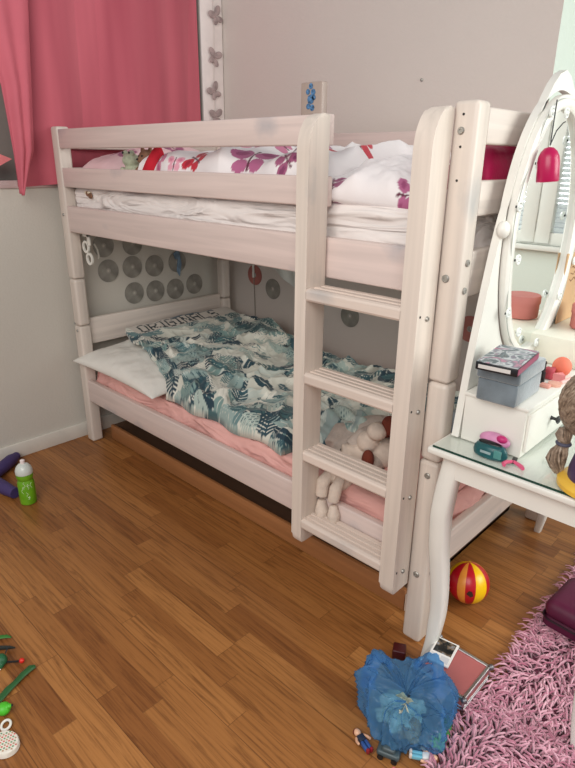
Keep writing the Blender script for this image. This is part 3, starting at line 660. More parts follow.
# ================================================================== DISCS ON THE WALLS
disc_grey = mat('silver_disc', S(150, 146, 138), .28, .25, .3, 14); disc_red = mat('red_disc', S(182, 112, 104), .35, .2, .2, 8)
hubm = mat('disc_hub', S(172, 166, 158), .4, .1)
def disc(loc, nrm, m, label, src=None):
    t = thing('wall_disc', label, 'disc', (0, 0, 0), 'discs hung on the walls around the lower bunk')
    ro, ri = [(.06 * math.cos(a), .06 * math.sin(a)) for a in np.linspace(0, 2 * PI, 40, endpoint=False)], [(.014 * math.cos(a), .014 * math.sin(a)) for a in np.linspace(0, 2 * PI, 40, endpoint=False)]
    hi = [(.0075 * math.cos(a), .0075 * math.sin(a)) for a in np.linspace(0, 2 * PI, 40, endpoint=False)]
    ax = 'x' if nrm == '+x' else 'y'; d0, d1 = (.001, .0035) if nrm == '+x' else (-.0035, -.001)
    B().prism(ro, d0, d1, ax, ri).build('disc_face', m, t); B().prism(ri, d0, d1, ax, hi).build('hub_ring', hubm, t)
    t.location = loc; return t
rows = {'top row': [(.238, 1.015, 'leftmost'), (.411, 1.01, 'second')], 'middle row': [(.252, .883, 'leftmost'), (.399, .887, 'second'), (.541, .877, 'third'), (.699, .882, 'fourth')],
        'bottom row': [(.398, .743, 'leftmost'), (.536, .735, 'second'), (.674, .727, 'third'), (.815, .737, 'fourth')]}
first = None
for rn, L in rows.items():
    for (y, z, w) in L:
        lab = f'grey shiny disc on the left wall above the headboard, {w} in the {rn}'
        if first is None: first = disc((XL + .002, y, z), '+x', disc_grey, lab)
        else: dup(first, (XL + .002, y, z), lab)
yb = YB - .002
disc((-1.906, yb, .791), '-y', disc_red, 'red disc on the back wall above the duvet')
d2 = disc((-1.751, yb, .729), '-y', disc_grey, 'grey disc on the back wall right of the red disc')
dup(d2, (-1.17, yb, .671), 'grey disc on the back wall seen between ladder rails')
disc((-.485, yb, .736), '-y', disc_red, 'pinkish disc on the back wall between bed post and vanity mirror')
# blue ribbon on the left wall, white clip
o = B().prism([(.672, .93), (.700, .955), (.712, .94), (.722, .87), (.706, .80), (.690, .83), (.700, .90), (.682, .90)], XL + .006, XL + .012, 'x').build('wall_ribbon', mat('blue_ribbon', S(120, 146, 170), .35, 0, .4, 20), None, (XL + .006, .7, .85))
tag(o, 'blue and white ribbon hung over the discs on left wall', 'ribbon')
o = B().tube([(XL + .006, .185, 1.03), (XL + .006, .20, 1.0), (XL + .006, .205, .965), (XL + .006, .20, .95)], .005, 8).build('wall_hook', white_p, None, (XL + .006, .2, .98))
tag(o, 'small white curved hook on left wall beside the top row of discs', 'hook')
# vertical cord with small plug on the back wall
gr = thing('wall_pendant', 'thin cord pendant with black weight hanging on back wall across the red disc', 'pendant', (-1.910, YB - .008, .50))
B().tube([(-1.910, YB - .008, 1.1), (-1.913, YB - .008, .85), (-1.900, YB - .008, .50)], .0028, 6).build('cord', mat('grey_cord', S(150, 140, 130), .5), gr)
B().box(-1.920, -1.904, YB - .014, YB - .006, .775, .86, .003).build('white_tab', white_p, gr)
B().ell((-1.900, YB - .012, .495), (.012, .008, .014)).build('end_weight', black_m, gr)
# glossy pale patch on the wall
def film():
    u = np.linspace(0, 1, 40); U, V = np.meshgrid(u, u, indexing='ij'); Xg = -1.76 + .27 * U; Zg = .86 + .17 * V - .14 * U * (1 - V)
    return grid_mesh('wall_patch', Xg, YB - .012 + .006 * np.sin(U * 12 + V * 5), Zg)
o = put('wall_patch', film(), mat('pale_patch', S(226, 230, 224), .15, 0, .1, 8), None, (-1.6, YB - .01, .9)); tag(o, 'glossy pale patch on the back wall below the upper bunk', 'plastic sheet')
# wall screw
o = B().lathe([(.006, 0), (.006, .006), (.003, .008), (.0001, .008)], T(-.845, YB, 1.77, R(90)), 12).build('wall_screw', steel, None, (-.845, YB, 1.77)); tag(o, 'single metal screw in the back wall above the bunk bed', 'screw')
# fabric butterfly garland in the corner
ga = thing('butterfly_garland', 'string of grey fabric butterflies hanging beside the pink curtain', 'garland', (XL + .02, 1.01, 1.6))
B().tube([(XL + .018, 1.012, 2.5), (XL + .020, 1.016, 2.1), (XL + .018, 1.004, 1.85), (XL + .02, 1.01, 1.58)], .002, 6).build('cord', mat('white_cord', S(220, 210, 205), .6), ga)
gm = mat('grey_organza', S(168, 148, 146), .7, 0, .3, 30)
for (y, z, a) in ((1.028, 2.17, .5), (1.012, 1.972, -.3), (1.0, 1.80, .6), (1.01, 1.672, .1)):
    b = B()
    for (sy, sz, r1, r2) in ((-.022, .014, .028, .018), (.022, .016, .028, .018), (-.014, -.022, .021, .016), (.015, -.026, .023, .015)):
        ca, sa = math.cos(a), math.sin(a); b.ell((XL + .024, y + sy * ca - sz * sa, z + sy * sa + sz * ca), (.004, r1, r2), (a + math.copysign(.6, sy * sz), 0, 0), 14, 8)
    b.build('fabric_butterfly', gm, ga)
# cable at the left
o = B().tube([(XL + .01, -.62, .95), (XL + .01, -.44, .88), (XL + .008, -.405, .80), (XL + .008, -.415, .72), (XL + .008, -.45, .60), (XL + .008, -.56, .3), (XL + .03, -.62, .02), (XL + .06, -.75, .004)], .003, 6).build('cable', black_m, None, (XL + .03, -.62, 0))
tag(o, 'thin black cable on the left wall at the left edge', 'cable')

# ================================================================== VANITY
glass_top = glass('green_glass', (.965, .985, .978)); 
va = thing('dressing_table', 'white dressing table with curved legs and a glass top beside the bunk bed', 'dressing table', (.25, .43, 0))
TX0, TX1, TY0, TY1, TZ = .004, .535, -.082, .95, .742
B().box(TX0, TX1, TY0, TY1, .716, TZ - .006, .006, 3).build('tabletop', white_p, va)
b = B().box(TX0 + .070, TX1 - .06, TY0 + .030, TY0 + .046, .652, .7155).box(TX0 + .070, TX1 - .06, TY1 - .046, TY1 - .03, .652, .7155).box(TX0 + .038, TX0 + .054, TY0 + .07, TY1 - .07, .652, .7155).box(TX1 - .048, TX1 - .032, TY0 + .07, TY1 - .07, .652, .7155)
b.build('apron', white_p, va, smooth=False)
B().box(TX0 + .012, TX1 - .01, TY0 + .010, TY1 - .01, TZ - .0050, TZ - .0005, .0005, 1).build('glass_top', [glass_top], va)
B().box(TX0 + .012, TX1 - .01, TY0 + .008, TY0 + .0098, TZ - .006, TZ - .0005).build('glass_edge', mat('dark_green_edge', S(20, 62, 52), .15), va, smooth=False)
def cabriole(cx, cy, dx, dy):
    zs = np.linspace(.716, 0, 30); rings = []; bb = B()
    for z in zs:
        t = 1 - z / .716
        off = float(np.interp(t, [0, .14, .26, .41, .52, .64, .74, .88, 1], [-.004, .006, .0115, .008, .001, -.005, -.007, -.002, .010]))
        w = float(np.interp(t, [0, .2, .4, .6, .8, .92, 1], [.0245, .026, .0245, .0225, .020, .0155, .0125]))
        ox, oy = off * dx, off * dy
        rings.append([bb.bm.verts.new((cx + ox + w * sx, cy + oy + w * sy, z)) for (sx, sy) in ((-1, -.7), (-.7, -1), (.7, -1), (1, -.7), (1, .7), (.7, 1), (-.7, 1), (-1, .7))])
    for a, c in zip(rings, rings[1:]):
        for i in range(8): bb.bm.faces.new((a[i], a[(i + 1) % 8], c[(i + 1) % 8], c[i]))
    bb.bm.faces.new(rings[0]); bb.bm.faces.new(rings[-1][::-1])
    bb.build('leg', white_p, va, angle=50)
cabriole(.058, -.030, -1, -1); cabriole(TX1 - .047, -.022, 1, -1); cabriole(.030, .878, -1, 1); cabriole(TX1 - .047, .895, 1, 1)

vm = thing('vanity_mirror', 'white vanity mirror unit with an oval mirror and small drawer on the dressing table', 'mirror', (.12, .36, TZ))
UZ = .878
B().box(.048, .212, .014, .73, TZ, UZ - .010, .002).box(.046, .218, .010, .735, UZ - .010, UZ, .003, 2).build('drawer_box', white_p, vm)
dw = B().box(.2115, .220, .026, .352, TZ + .012, UZ - .020, .003).build('drawer', white_p, vm)
B().lathe([(.006, 0), (.004, .006), (.004, .012), (.011, .018), (.011, .021), (.006, .024), (.0001, .0245)], T(.220, .17, .808, 0, R(90)), 16).build('knob', black_m, dw)
dw = B().box(.2115, .220, .360, .718, TZ + .012, UZ - .020, .003).build('drawer', white_p, vm)
B().lathe([(.006, 0), (.004, .006), (.004, .012), (.011, .018), (.011, .021), (.006, .024), (.0001, .0245)], T(.220, .55, .808, 0, R(90)), 16).build('knob', black_m, dw)
MX, MY, MZ, HW, HH = .045, .362, 1.25, .205, .325
n = 72; ang = [2 * PI * k / n for k in range(n)]
def oval(hw, hh, c=(MY, MZ)): return [(c[0] + hw * math.cos(a), c[1] + hh * math.sin(a)) for a in ang]
def outline():
    # shield-shaped board: narrow arch on top widening to the base
    pts = [(.008, TZ), (.045, 1.0), (.106, 1.285), (.176, 1.44), (.246, 1.565), (.302, 1.635), (MY, 1.665)]
    pts = pts + [(2 * MY - a, z) for a, z in pts[-2::-1]]
    P = [Vector((a, z)) for a, z in pts]
    def cm(p, t):
        i = min(int(t), len(p) - 2); f = t - i; q = [Vector(p[max(0, min(len(p) - 1, i + j))]) for j in (-1, 0, 1, 2)]
        return .5 * (2 * q[1] + (q[2] - q[0]) * f + (2 * q[0] - 5 * q[1] + 4 * q[2] - q[3]) * f * f + (3 * q[1] - q[0] - 3 * q[2] + q[3]) * f ** 3)
    P = [cm(pts, t) for t in np.linspace(0, len(pts) - 1 - 1e-6, 120)]
    # densify as a closed polygon, pick by angle about the mirror centre so that it matches the hole
    poly = P; out = []
    for a in ang:
        d = Vector((math.cos(a), math.sin(a))); best = None
        for i in range(len(poly)):
            p, q = poly[i], poly[(i + 1) % len(poly)]; e = q - p; det = d.x * -e.y + d.y * e.x
            if abs(det) < 1e-9: continue
            r = p - Vector((MY, MZ)); t = (r.x * -e.y + r.y * e.x) / det; s = (d.x * r.y - d.y * r.x) / det
            if t > 0 and -1e-6 <= s <= 1 + 1e-6 and (best is None or t < best): best = t
        out.append((MY + d.x * best, MZ + d.y * best))
    return out
B().prism(outline(), .024, .044, 'x', oval(HW + .040, HH + .043)).build('back_frame', white_p, vm, angle=40)
# oval frame (rounded ring) + mirror glass
b = B(); prof = [(-.018, -.010), (-.018, .010), (-.010, .016), (.008, .016), (.016, .010), (.016, -.006), (.008, -.012), (-.010, -.012)]
rings = [[b.bm.verts.new((MX + .004 + px, MY + (HW + .016 + pr) * math.cos(a), MZ + (HH + .016 + pr) * math.sin(a))) for pr, px in prof] for a in ang]
for i in range(n):
    for k in range(8): b.bm.faces.new((rings[i][k], rings[i][(k + 1) % 8], rings[(i + 1) % n][(k + 1) % 8], rings[(i + 1) % n][k]))
b.build('oval_frame', white_p, vm, angle=50)
mm, nt, bs = new_mat('mirror_glass'); bs.inputs['Metallic'].default_value = 1; bs.inputs['Roughness'].default_value = .02; bs.inputs['Base Color'].default_value = (.90, .93, .92, 1)
B().prism(oval(HW, HH), MX - .004, MX + .002, 'x').build('mirror_glass', mm, vm, angle=30)
rim = B(); rings = [[rim.bm.verts.new((MX + .003 + dx, MY + (HW + dr_) * math.cos(a), MZ + (HH + dr_) * math.sin(a))) for dr_, dx in ((-.0015, 0), (.0022, 0), (.0022, .0015), (-.0015, .0015))] for a in ang]
for i in range(n):
    for k in range(4): rim.bm.faces.new((rings[i][k], rings[i][(k + 1) % 4], rings[(i + 1) % n][(k + 1) % 4], rings[(i + 1) % n][k]))
rim.build('mirror_rim', mat('dark_rim', S(96, 102, 96), .4), vm)
B().ell((.048, MY - HW - .052, 1.285), (.016, .020, .022)).build('pivot_knob', white_p, vm); B().ell((.048, MY + HW + .052, 1.285), (.016, .020, .022)).build('pivot_knob', white_p, vm)

# clear clip-on fairy lights around the mirror
fs = thing('fairy_lights', 'string of clear bulbs clipped around the oval mirror frame', 'fairy lights', (.07, MY, MZ - .35))
clear = mat('clear_bulb', S(236, 240, 236), .12, 0, .02); wire_m = mat('clear_wire', S(176, 180, 172), .3)
wp = [(.064, MY + (HW + .027 + .006 * math.sin(a * 7)) * math.cos(a), MZ + (HH + .027 + .006 * math.sin(a * 7)) * math.sin(a)) for a in np.linspace(0, 2 * PI, 120, endpoint=False)]
B().tube(wp, .0013, 5, True).build('wire', wire_m, fs)
for k in range(16):
    a = 2 * PI * (k + .35) / 16; s_ = 1 if k % 2 else -1
    y, z = MY + (HW + .012 + s_ * .022) * math.cos(a), MZ + (HH + .012 + s_ * .022) * math.sin(a)
    bo = B().tube([(.070, y + .011 * math.cos(q), z + .011 * math.sin(q)) for q in np.linspace(0, 2 * PI, 16, endpoint=False)], .0030, 6, True).ell((.071, y, z), (.005, .006, .006), (0, 0, 0), 10, 8).build('bulb', clear, fs)
    B().box(.0655, .0695, y - .004 + .012 * math.cos(a), y + .004 + .012 * math.cos(a), z - .003, z + .003, .001).build('clip', black_m, bo)
# pink bell hanging on the mirror
pbell = thing('hanging_ornament', 'shiny pink bell-shaped ornament hanging from the mirror on cords', 'ornament', (.095, .205, 1.40))
mp_ = mat('hot_pink_plastic', S(178, 16, 78), .3, 0, .06, 10)
B().lathe([(.025, -.038), (.027, -.035), (.0265, .010), (.024, .022), (.019, .033), (.011, .041), (.0001, .044)], T(.095, .205, 1.435, 0, R(-6), 0), 24).build('bell', mp_, pbell)
B().lathe([(.024, -.002), (.024, 0.0)], T(.095, .205, 1.398, 0, R(-6), 0), 24).build('base_rim', mat('white_rim', S(236, 210, 216), .4), pbell)
B().tube([(.092, .205, 1.482), (.088, .215, 1.52), (.080, .235, 1.585)], .0016, 6).tube([(.092, .205, 1.482), (.092, .23, 1.515), (.088, .275, 1.535), (.078, .315, 1.54)], .0016, 6).build('cord', black_m, pbell)

# white storage block + pink round box + cardboard
o = B().box(.030, .215, .40, .715, UZ + .0005, .962, .004).build('storage_box', mat('ivory_lacquer', S(232, 230, 214), .4), None, (.12, .55, UZ)); tag(o, 'ivory storage box on the right of the vanity unit under the pink round box', 'box')
rbx = thing('round_box', 'dusty pink round box with lid standing on the ivory storage box', 'box', (.155, .565, .963))
rose = mat('dusty_pink', S(196, 118, 110), .6, 0, .06, 8)
B().lathe([(.045, 0), (.052, .003), (.054, .006), (.054, .05)], T(.155, .565, .963), 32).build('body', rose, rbx)
B().lathe([(.0565, 0), (.0565, .022), (.054, .026), (.0001, .027)], T(.155, .565, 1.012), 32).build('lid', rose, rbx)
cb = thing('cardboard_sheet', 'brown cardboard sheet with faint scribbles standing behind the round pink box', 'cardboard', (.05, .70, .963))
B().box(.058, .062, .55, .83, 0, .22, .001, 1, T(0, 0, .963, 0, 0, 0)).build('sheet', mat('kraft', S(196, 160, 120), .8, 0, .06, 10), cb)
b = B()
for k in range(3):
    pts = [(.0628, .60 + .012 * i, 1.135 - k * .02 + .005 * math.sin(i * 2.1 + k) + .001 * i) for i in range(10)]; b.tube(pts, .0010, 4)
b.build('scribble', mat('brown_ink', S(130, 96, 70), .8), cb)

# grey velvet box + flat case
gb = thing('velvet_box', 'grey velvet box with lid sitting on the vanity unit', 'box', (.135, .09, UZ))
M = T(.137, .066, UZ, 0, 0, R(2)); velvet = mat('grey_velvet', S(112, 124, 132), .8, 0, .22, 18, .3, 120); velvet.node_tree.nodes['Principled BSDF'].inputs['Sheen Weight'].default_value = .8
B().box(-.051, .051, -.082, .082, 0.0008, .060, .006, 3, M).build('box_base', velvet, gb); B().box(-.055, .055, -.086, .086, .0605, .095, .006, 3, M).build('box_lid', velvet, gb)
dc = thing('flat_case', 'flat dark case with pink and white cover lying on the grey velvet box', 'case', (.13, .06, UZ + .098))
M = T(.140, .028, UZ + .0955, 0, 0, R(7))
B().box(-.050, .050, -.088, .088, 0, .020, .002, 2, M).build('case_shell', mat('black_case', S(30, 30, 34), .3), dc)
B().box(-.043, .034, -.0885, -.087, .005, .0145, 0, 1, M).build('white_spine', mat('white_spine', S(214, 210, 206), .5), dc, smooth=False)
B().box(.0495, .0508, -.086, .086, .003, .018, 0, 1, M).build('magenta_spine', mat('magenta_spine', S(150, 50, 90), .4), dc, smooth=False)
def coverart():
    m, nt, b = new_mat('cover_print'); tc = N(nt, 'ShaderNodeTexCoord'); no = N(nt, 'ShaderNodeTexNoise', Scale=16.0, Detail=2.0, Distortion=1.5); LK(nt, tc.outputs['Object'], no.inputs['Vector'])
    r = ramp(nt, [(.30, S(50, 62, 70)), (.44, S(92, 106, 114)), (.51, S(196, 198, 202)), (.56, S(104, 108, 122)), (.66, S(186, 120, 146)), (.78, S(96, 84, 140))]); LK(nt, no.outputs['Fac'], r.inputs['Fac']); LK(nt, r.outputs['Color'], b.inputs['Base Color']); b.inputs['Roughness'].default_value = .25
    return m
B().box(-.049, .049, -.087, .087, .0200, .0208, 0, 1, M).build('cover_sheet', coverart(), dc, smooth=False)

# cosmetics beside it
def cos(o, l, c='cosmetic'): return tag(o, l, c)
o = B().lathe([(.011, 0), (.012, .002), (.012, .028), (.010, .029), (.010, .052), (.011, .053), (.011, .058), (.0001, .059)], T(.155, .228, UZ), 18).build('nail_polish', black_m, None, (.155, .228, UZ)); cos(o, 'black cosmetic bottle standing right of the grey velvet box')
o = B().ell((.178, .315, UZ + .028), (.026, .026, .028)).build('makeup_sponge', mat('orange_sponge', S(232, 122, 96), .7, 0, .06, 20), None, (.178, .315, UZ)); cos(o, 'round orange makeup sponge on the vanity unit', 'sponge')
o = soft_box(.145, .175, .255, .292, UZ, UZ + .032, .008, (6, 6, 6), .004, (40, 40, 40), 3).build('makeup_sponge', mat('rose_sponge', S(178, 66, 78), .7, 0, .1, 20), None, (.16, .275, UZ)); cos(o, 'dark rose makeup sponge between black bottle and orange sponge', 'sponge')
o = B().prism([(.170, .262), (.206, .270), (.190, .292)], UZ, UZ + .020, 'z').build('makeup_sponge', mat('pink_sponge', S(236, 150, 150), .7), None, (.19, .275, UZ)); cos(o, 'light pink wedge sponge in front of the orange sponge', 'sponge')
o = B().lathe([(.016, 0), (.017, .002), (.017, .008), (.0001, .009)], T(.196, .225, UZ), 20).build('powder_compact', mat('peach', S(232, 176, 156), .5), None, (.196, .225, UZ)); cos(o, 'small round peach compact near the front edge of the vanity unit')
o = B().box(.170, .196, .185, .205, UZ, UZ + .010, .003).build('eyeshadow', mat('salmon', S(226, 160, 146), .5), None, (.18, .19, UZ)); cos(o, 'small salmon pan beside the grey velvet box')
o = B().tube([(.205, .245, UZ + .005), (.212, .30, UZ + .005)], .005, 8).build('lip_pencil', mat('pale_pink', S(240, 190, 184), .5), None, (.208, .27, UZ)); cos(o, 'pale pink stick lying at the front edge below the sponges')

# teal and pink pouch on the glass top
_n0 = len(bpy.data.objects)
po = thing('zip_pouch', 'small rounded teal pouch with lilac pink flap on the glass top', 'pouch', (.135, -.035, TZ))
def dome(cx, cy, rx, ry, h, z0): 
    b = B(); prof = [(1.0, 0), (1.05, .25), (1.0, .6), (.86, .85), (.6, .97), (.0001, 1.0)]
    b.lathe(prof, Matrix.Translation((cx, cy, z0)) @ Matrix.Diagonal((rx, ry, h, 1)), 28); return b
dome(.135, -.045, .043, .022, .034, TZ).build('body', mat('teal_plastic', S(24, 84, 88), .35, 0, .2, 30), po)
B().ell((.134, -.026, TZ + .036), (.041, .016, .020), (R(-25), 0, 0)).build('pink_flap', mat('lilac_pink', S(206, 140, 178), .45, 0, .12, 40), po)
B().ell((.155, -.033, TZ + .047), (.014, .010, .010), (R(-25), 0, 0)).build('magenta_spot', mat('magenta_spot', S(190, 40, 110), .45), po)
B().ell((.132, -.044, TZ + .033), (.032, .012, .006)).build('dark_opening', black_m, po)
B().box(.118, .146, -.0690, -.0672, TZ + .012, TZ + .019, .0006).build('plate', mat('grey_plate', S(150, 170, 172), .4), po)
B().box(.152, .172, -.0665, -.0615, TZ + .006, TZ + .028, .002).build('buckle', mat('teal_light', S(80, 140, 136), .4), po)
# pink pliers
pl = thing('mini_pliers', 'mini pliers with pink handles lying on the table edge', 'pliers', (.205, -.06, TZ))
z = TZ + .006
B().tube([(.196, -.048, z), (.186, -.060, z), (.184, -.074, z), (.189, -.081, z)], [.004, .005, .005, .0045], 8).tube([(.198, -.047, z), (.210, -.052, z), (.224, -.060, z), (.230, -.067, z)], [.004, .005, .0055, .0045], 8).build('handle', mat('pink_rubber', S(226, 96, 134), .45), pl)
B().box(-.006, .006, -.014, .014, 0, .008, .002, 2, T(.196, -.038, TZ + .001, 0, 0, R(15))).build('jaws', black_m, pl)

for o_ in (po, pl): o_.location.x += .016; o_.location.y += .022

# doll styling head ---------------------------------------------------
dh = thing('doll_head', 'doll styling head with ash-brown ponytail on a yellow base, seen from behind', 'doll', (.375, .0, TZ))
HC = Vector((.372, .010, .925)); skin = mat('doll_skin', S(226, 178, 150), .45)
put('head', blob_mesh('head', [(HC + Vector((.008, 0, 0)), (.066, .056, .075)), (HC + Vector((.03, 0, -.035)), (.042, .040, .045)), (HC + Vector((.074, 0, -.012)), (.009, .008, .012)), (HC + Vector((.068, .0, -.040)), (.008, .016, .006)),
    (HC + Vector((.0, .057, -.01)), (.012, .006, .016)), (HC + Vector((.0, -.057, -.01)), (.012, .006, .016)), ('tube', [HC + Vector((.0, 0, -.06)), HC + Vector((.0, 0, -.13))], [.028, .030]),
    (HC + Vector((.0, 0, -.150)), (.030, .034, .025))], .005, 3), skin, dh)
for sy in (-.022, .022):
    B().ell(HC + Vector((.066, sy, .006)), (.006, .011, .008)).build('eye', white_p, dh); B().ell(HC + Vector((.071, sy, .006)), (.003, .005, .005)).build('pupil', mat('iris', S(60, 90, 140), .3), dh)
B().ell(HC + Vector((.073, 0, -.040)), (.005, .014, .005)).build('lips', mat('lips', S(196, 80, 90), .4), dh)
hairm, nt, bs = new_mat('ash_hair'); tc = N(nt, 'ShaderNodeTexCoord'); no = N(nt, 'ShaderNodeTexNoise', Scale=90.0, Detail=3.0); LK(nt, tc.outputs['Object'], no.inputs['Vector'])
rr_ = ramp(nt, [(.3, S(96, 78, 64)), (.55, S(150, 130, 112)), (.75, S(184, 166, 146))]); LK(nt, no.outputs['Fac'], rr_.inputs['Fac']); LK(nt, rr_.outputs['Color'], bs.inputs['Base Color']); bs.inputs['Roughness'].default_value = .45
knot = Vector((.312, -.004, .860)); b = B()
b.ell(HC + Vector((-.008, 0, .008)), (.076, .068, .080), (0, 0, 0), 28, 16)
rs = random.Random(3)
for k in range(240):
    th = rs.uniform(-PI, PI); ph = rs.uniform(.05, 1.0)
    hl = Vector((math.sin(ph * 1.5) * math.cos(th) * .8 + .35 * math.cos(ph), math.sin(ph * 1.5) * math.sin(th), math.cos(ph * 1.5)))
    p0 = HC + Vector((-.004, 0, .008)) + Vector((hl.x * .078, hl.y * .070, hl.z * .083)); pts = []
    for t in np.linspace(0, 1, 8):
        q = p0.lerp(knot, t); d = q - (HC + Vector((-.008, 0, .008))); s_ = math.sqrt((d.x / .079) ** 2 + (d.y / .071) ** 2 + (d.z / .083) ** 2)
        if s_ < 1.0: d /= max(s_, .05); q = HC + Vector((-.008, 0, .008)) + d
        pts.append(q)
    r0 = rs.uniform(.0018, .0032); b.tube(pts, [r0] * 6 + [r0 * .8, r0 * .7], 6)
hair = b.build('hair', hairm, dh)
b = B()
for k in range(80):
    a = rs.uniform(0, 2 * PI); r_ = rs.uniform(.2, 1)
    pts = []
    for i, (dx, dy, dz, w) in enumerate(((.002, 0, .004, .015), (-.002, -.002, -.012, .019), (.002, -.004, -.028, .013), (.004, -.006, -.036, .012), (-.002, -.010, -.054, .020), (-.006, -.012, -.074, .022), (.0, -.014, -.092, .016), (.004, -.014, -.104, .008))):
        aa = a + i * .45; pts.append(knot + Vector((dx + w * r_ * math.cos(aa), dy + w * r_ * math.sin(aa) * .8, dz)))
    b.tube(pts, .0026, 6)
b.build('ponytail', hairm, dh)
B().tube([knot + Vector((.003 + .014 * math.cos(a), -.005 + .013 * math.sin(a), -.031)) for a in np.linspace(0, 2 * PI, 18, endpoint=False)], .0042, 8, True).build('hair_tie', mat('slate_tie', S(78, 78, 96), .7), dh)
B().lathe([(.082, 0), (.088, .004), (.088, .014), (.080, .022), (.064, .026)], T(.405, -.006, TZ), 40).build('yellow_base', mat('yellow_plastic', S(238, 190, 70), .35), dh)
B().lathe([(.068, 0), (.068, .02), (.060, .055), (.036, .078)], T(.405, -.006, TZ + .024), 32).build('purple_bust', mat('purple_plastic', S(74, 52, 92), .4), dh)

# ================================================================== FLOOR THINGS
# ball
bl_ = thing('toy_ball', 'red and yellow striped ball on the floor under the dressing table', 'ball', (.006, .300, 0))
def ballmat():
    m, nt, b = new_mat('striped_ball'); tc = N(nt, 'ShaderNodeTexCoord'); mp = N(nt, 'ShaderNodeMapping'); mp.inputs['Location'].default_value = (0, 0, -.072)
    mp2 = N(nt, 'ShaderNodeMapping'); mp2.inputs['Rotation'].default_value = (R(14), R(10), R(112)); LK(nt, tc.outputs['Object'], mp.inputs['Vector']); LK(nt, mp.outputs['Vector'], mp2.inputs['Vector'])
    sp = N(nt, 'ShaderNodeSeparateXYZ'); LK(nt, mp2.outputs['Vector'], sp.inputs['Vector'])
    at = N(nt, 'ShaderNodeMath', operation='ARCTAN2'); LK(nt, sp.outputs['X'], at.inputs[0]); LK(nt, sp.outputs['Y'], at.inputs[1])
    ml = N(nt, 'ShaderNodeMath', operation='MULTIPLY_ADD'); LK(nt, at.outputs[0], ml.inputs[0]); ml.inputs[1].default_value = 1 / (2 * PI); ml.inputs[2].default_value = .5
    Y_, Rr = S(250, 200, 20), S(190, 18, 36)
    r = ramp(nt, [(0, Rr), (.08, Y_), (.20, Rr), (.30, S(230, 130, 50)), (.36, Rr), (.46, Y_), (.56, Rr), (.64, S(236, 150, 60)), (.70, Rr), (.80, Y_), (.92, Rr)], 'CONSTANT')
    LK(nt, ml.outputs[0], r.inputs['Fac']); LK(nt, r.outputs['Color'], b.inputs['Base Color']); b.inputs['Roughness'].default_value = .3; return m
B().ell((.006, .300, .072), .072, (0, 0, 0), 48, 32).build('ball', ballmat(), bl_)
B().prism([(-.012, .0), (-.004, .012), (.006, .010), (.012, -.006), (.002, -.012)], 0, .001, 'z', None, Matrix.Translation((.006, .300, .072)) @ Euler((R(86), 0, R(32))).to_matrix().to_4x4() @ Matrix.Translation((0, .002, .0716))).build('printed_mark', mat('ball_mark', S(60, 40, 30), .5), bl_)

# aluminium make-up case
ca = thing('makeup_case', 'pink make-up case with aluminium edges on the floor by the rug', 'case', (.155, -.08, 0))
cx0, cx1, cy0, cy1 = .070, .236, -.158, .0
dusty = mat('dusty_rose_panel', S(172, 98, 96), .45, 0, .08, 10); grey_al = mat('dark_aluminium', S(128, 126, 130), .35, .8)
b = B().box(cx0 + .002, cx1 - .002, cy0 + .002, cy1 - .002, .0, .042); b.build('case_body', dusty, ca, smooth=False)
B().box(cx0 + .002, cx1 - .002, cy0 + .002, cy1 - .002, .044, .080).build('lid_panel', dusty, ca, smooth=False)
b = B()
for z0, z1 in ((.0, .008), (.034, .042), (.044, .052), (.072, .083)):
    b.box(cx0, cx1, cy0, cy0 + .009, z0, z1, .001, 1).box(cx0, cx1, cy1 - .009, cy1, z0, z1, .001, 1).box(cx0, cx0 + .009, cy0, cy1, z0, z1, .001, 1).box(cx1 - .009, cx1, cy0, cy1, z0, z1, .001, 1)
for (x, y) in ((cx0, cy0), (cx1 - .006, cy0), (cx0, cy1 - .006), (cx1 - .006, cy1 - .006)): b.box(x, x + .006, y, y + .006, 0, .082, .001, 1)
b.build('metal_edge', chrome, ca)
for (x, y) in ((cx0, cy0), (cx1, cy0), (cx0, cy1), (cx1, cy1)): B().ell((x, y, .078), .009, (0, 0, 0), 12, 8).build('corner_cap', grey_al, ca)
B().box(cx0 + .05, cx0 + .08, cy0 - .006, cy0, .03, .062, .002).build('latch', grey_al, ca); B().box(cx1 - .05, cx1 - .025, cy0 - .006, cy0, .03, .062, .002).build('latch', grey_al, ca)
pc = thing('picture_card', 'white-framed little picture lying on the pink make-up case', 'picture', (.11, -.05, .083))
M = T(.110, -.052, .0828, 0, 0, R(10))
B().box(-.033, .033, -.052, .048, 0, .005, .001, 1, M).build('card', mat('white_card', S(232, 228, 224), .4), pc)
m_, nt, bs = new_mat('photo_print'); tc = N(nt, 'ShaderNodeTexCoord'); no = N(nt, 'ShaderNodeTexNoise', Scale=34.0, Detail=3.0); LK(nt, tc.outputs['Object'], no.inputs['Vector'])
r_ = ramp(nt, [(.40, S(16, 18, 20)), (.52, S(34, 36, 36)), (.60, S(120, 100, 80)), (.70, S(150, 170, 190))]); LK(nt, no.outputs['Fac'], r_.inputs['Fac']); LK(nt, r_.outputs['Color'], bs.inputs['Base Color']); bs.inputs['Roughness'].default_value = .25
B().box(-.027, .027, -.012, .042, .005, .0056, 0, 1, M).build('picture', m_, pc, smooth=False)
B().box(-.027, -.003, -.044, -.020, .005, .0056, 0, 1, M).box(.002, .027, -.044, -.020, .005, .0056, 0, 1, M).build('caption_panel', mat('pale_grey_panel', S(206, 204, 206), .4), pc, smooth=False)

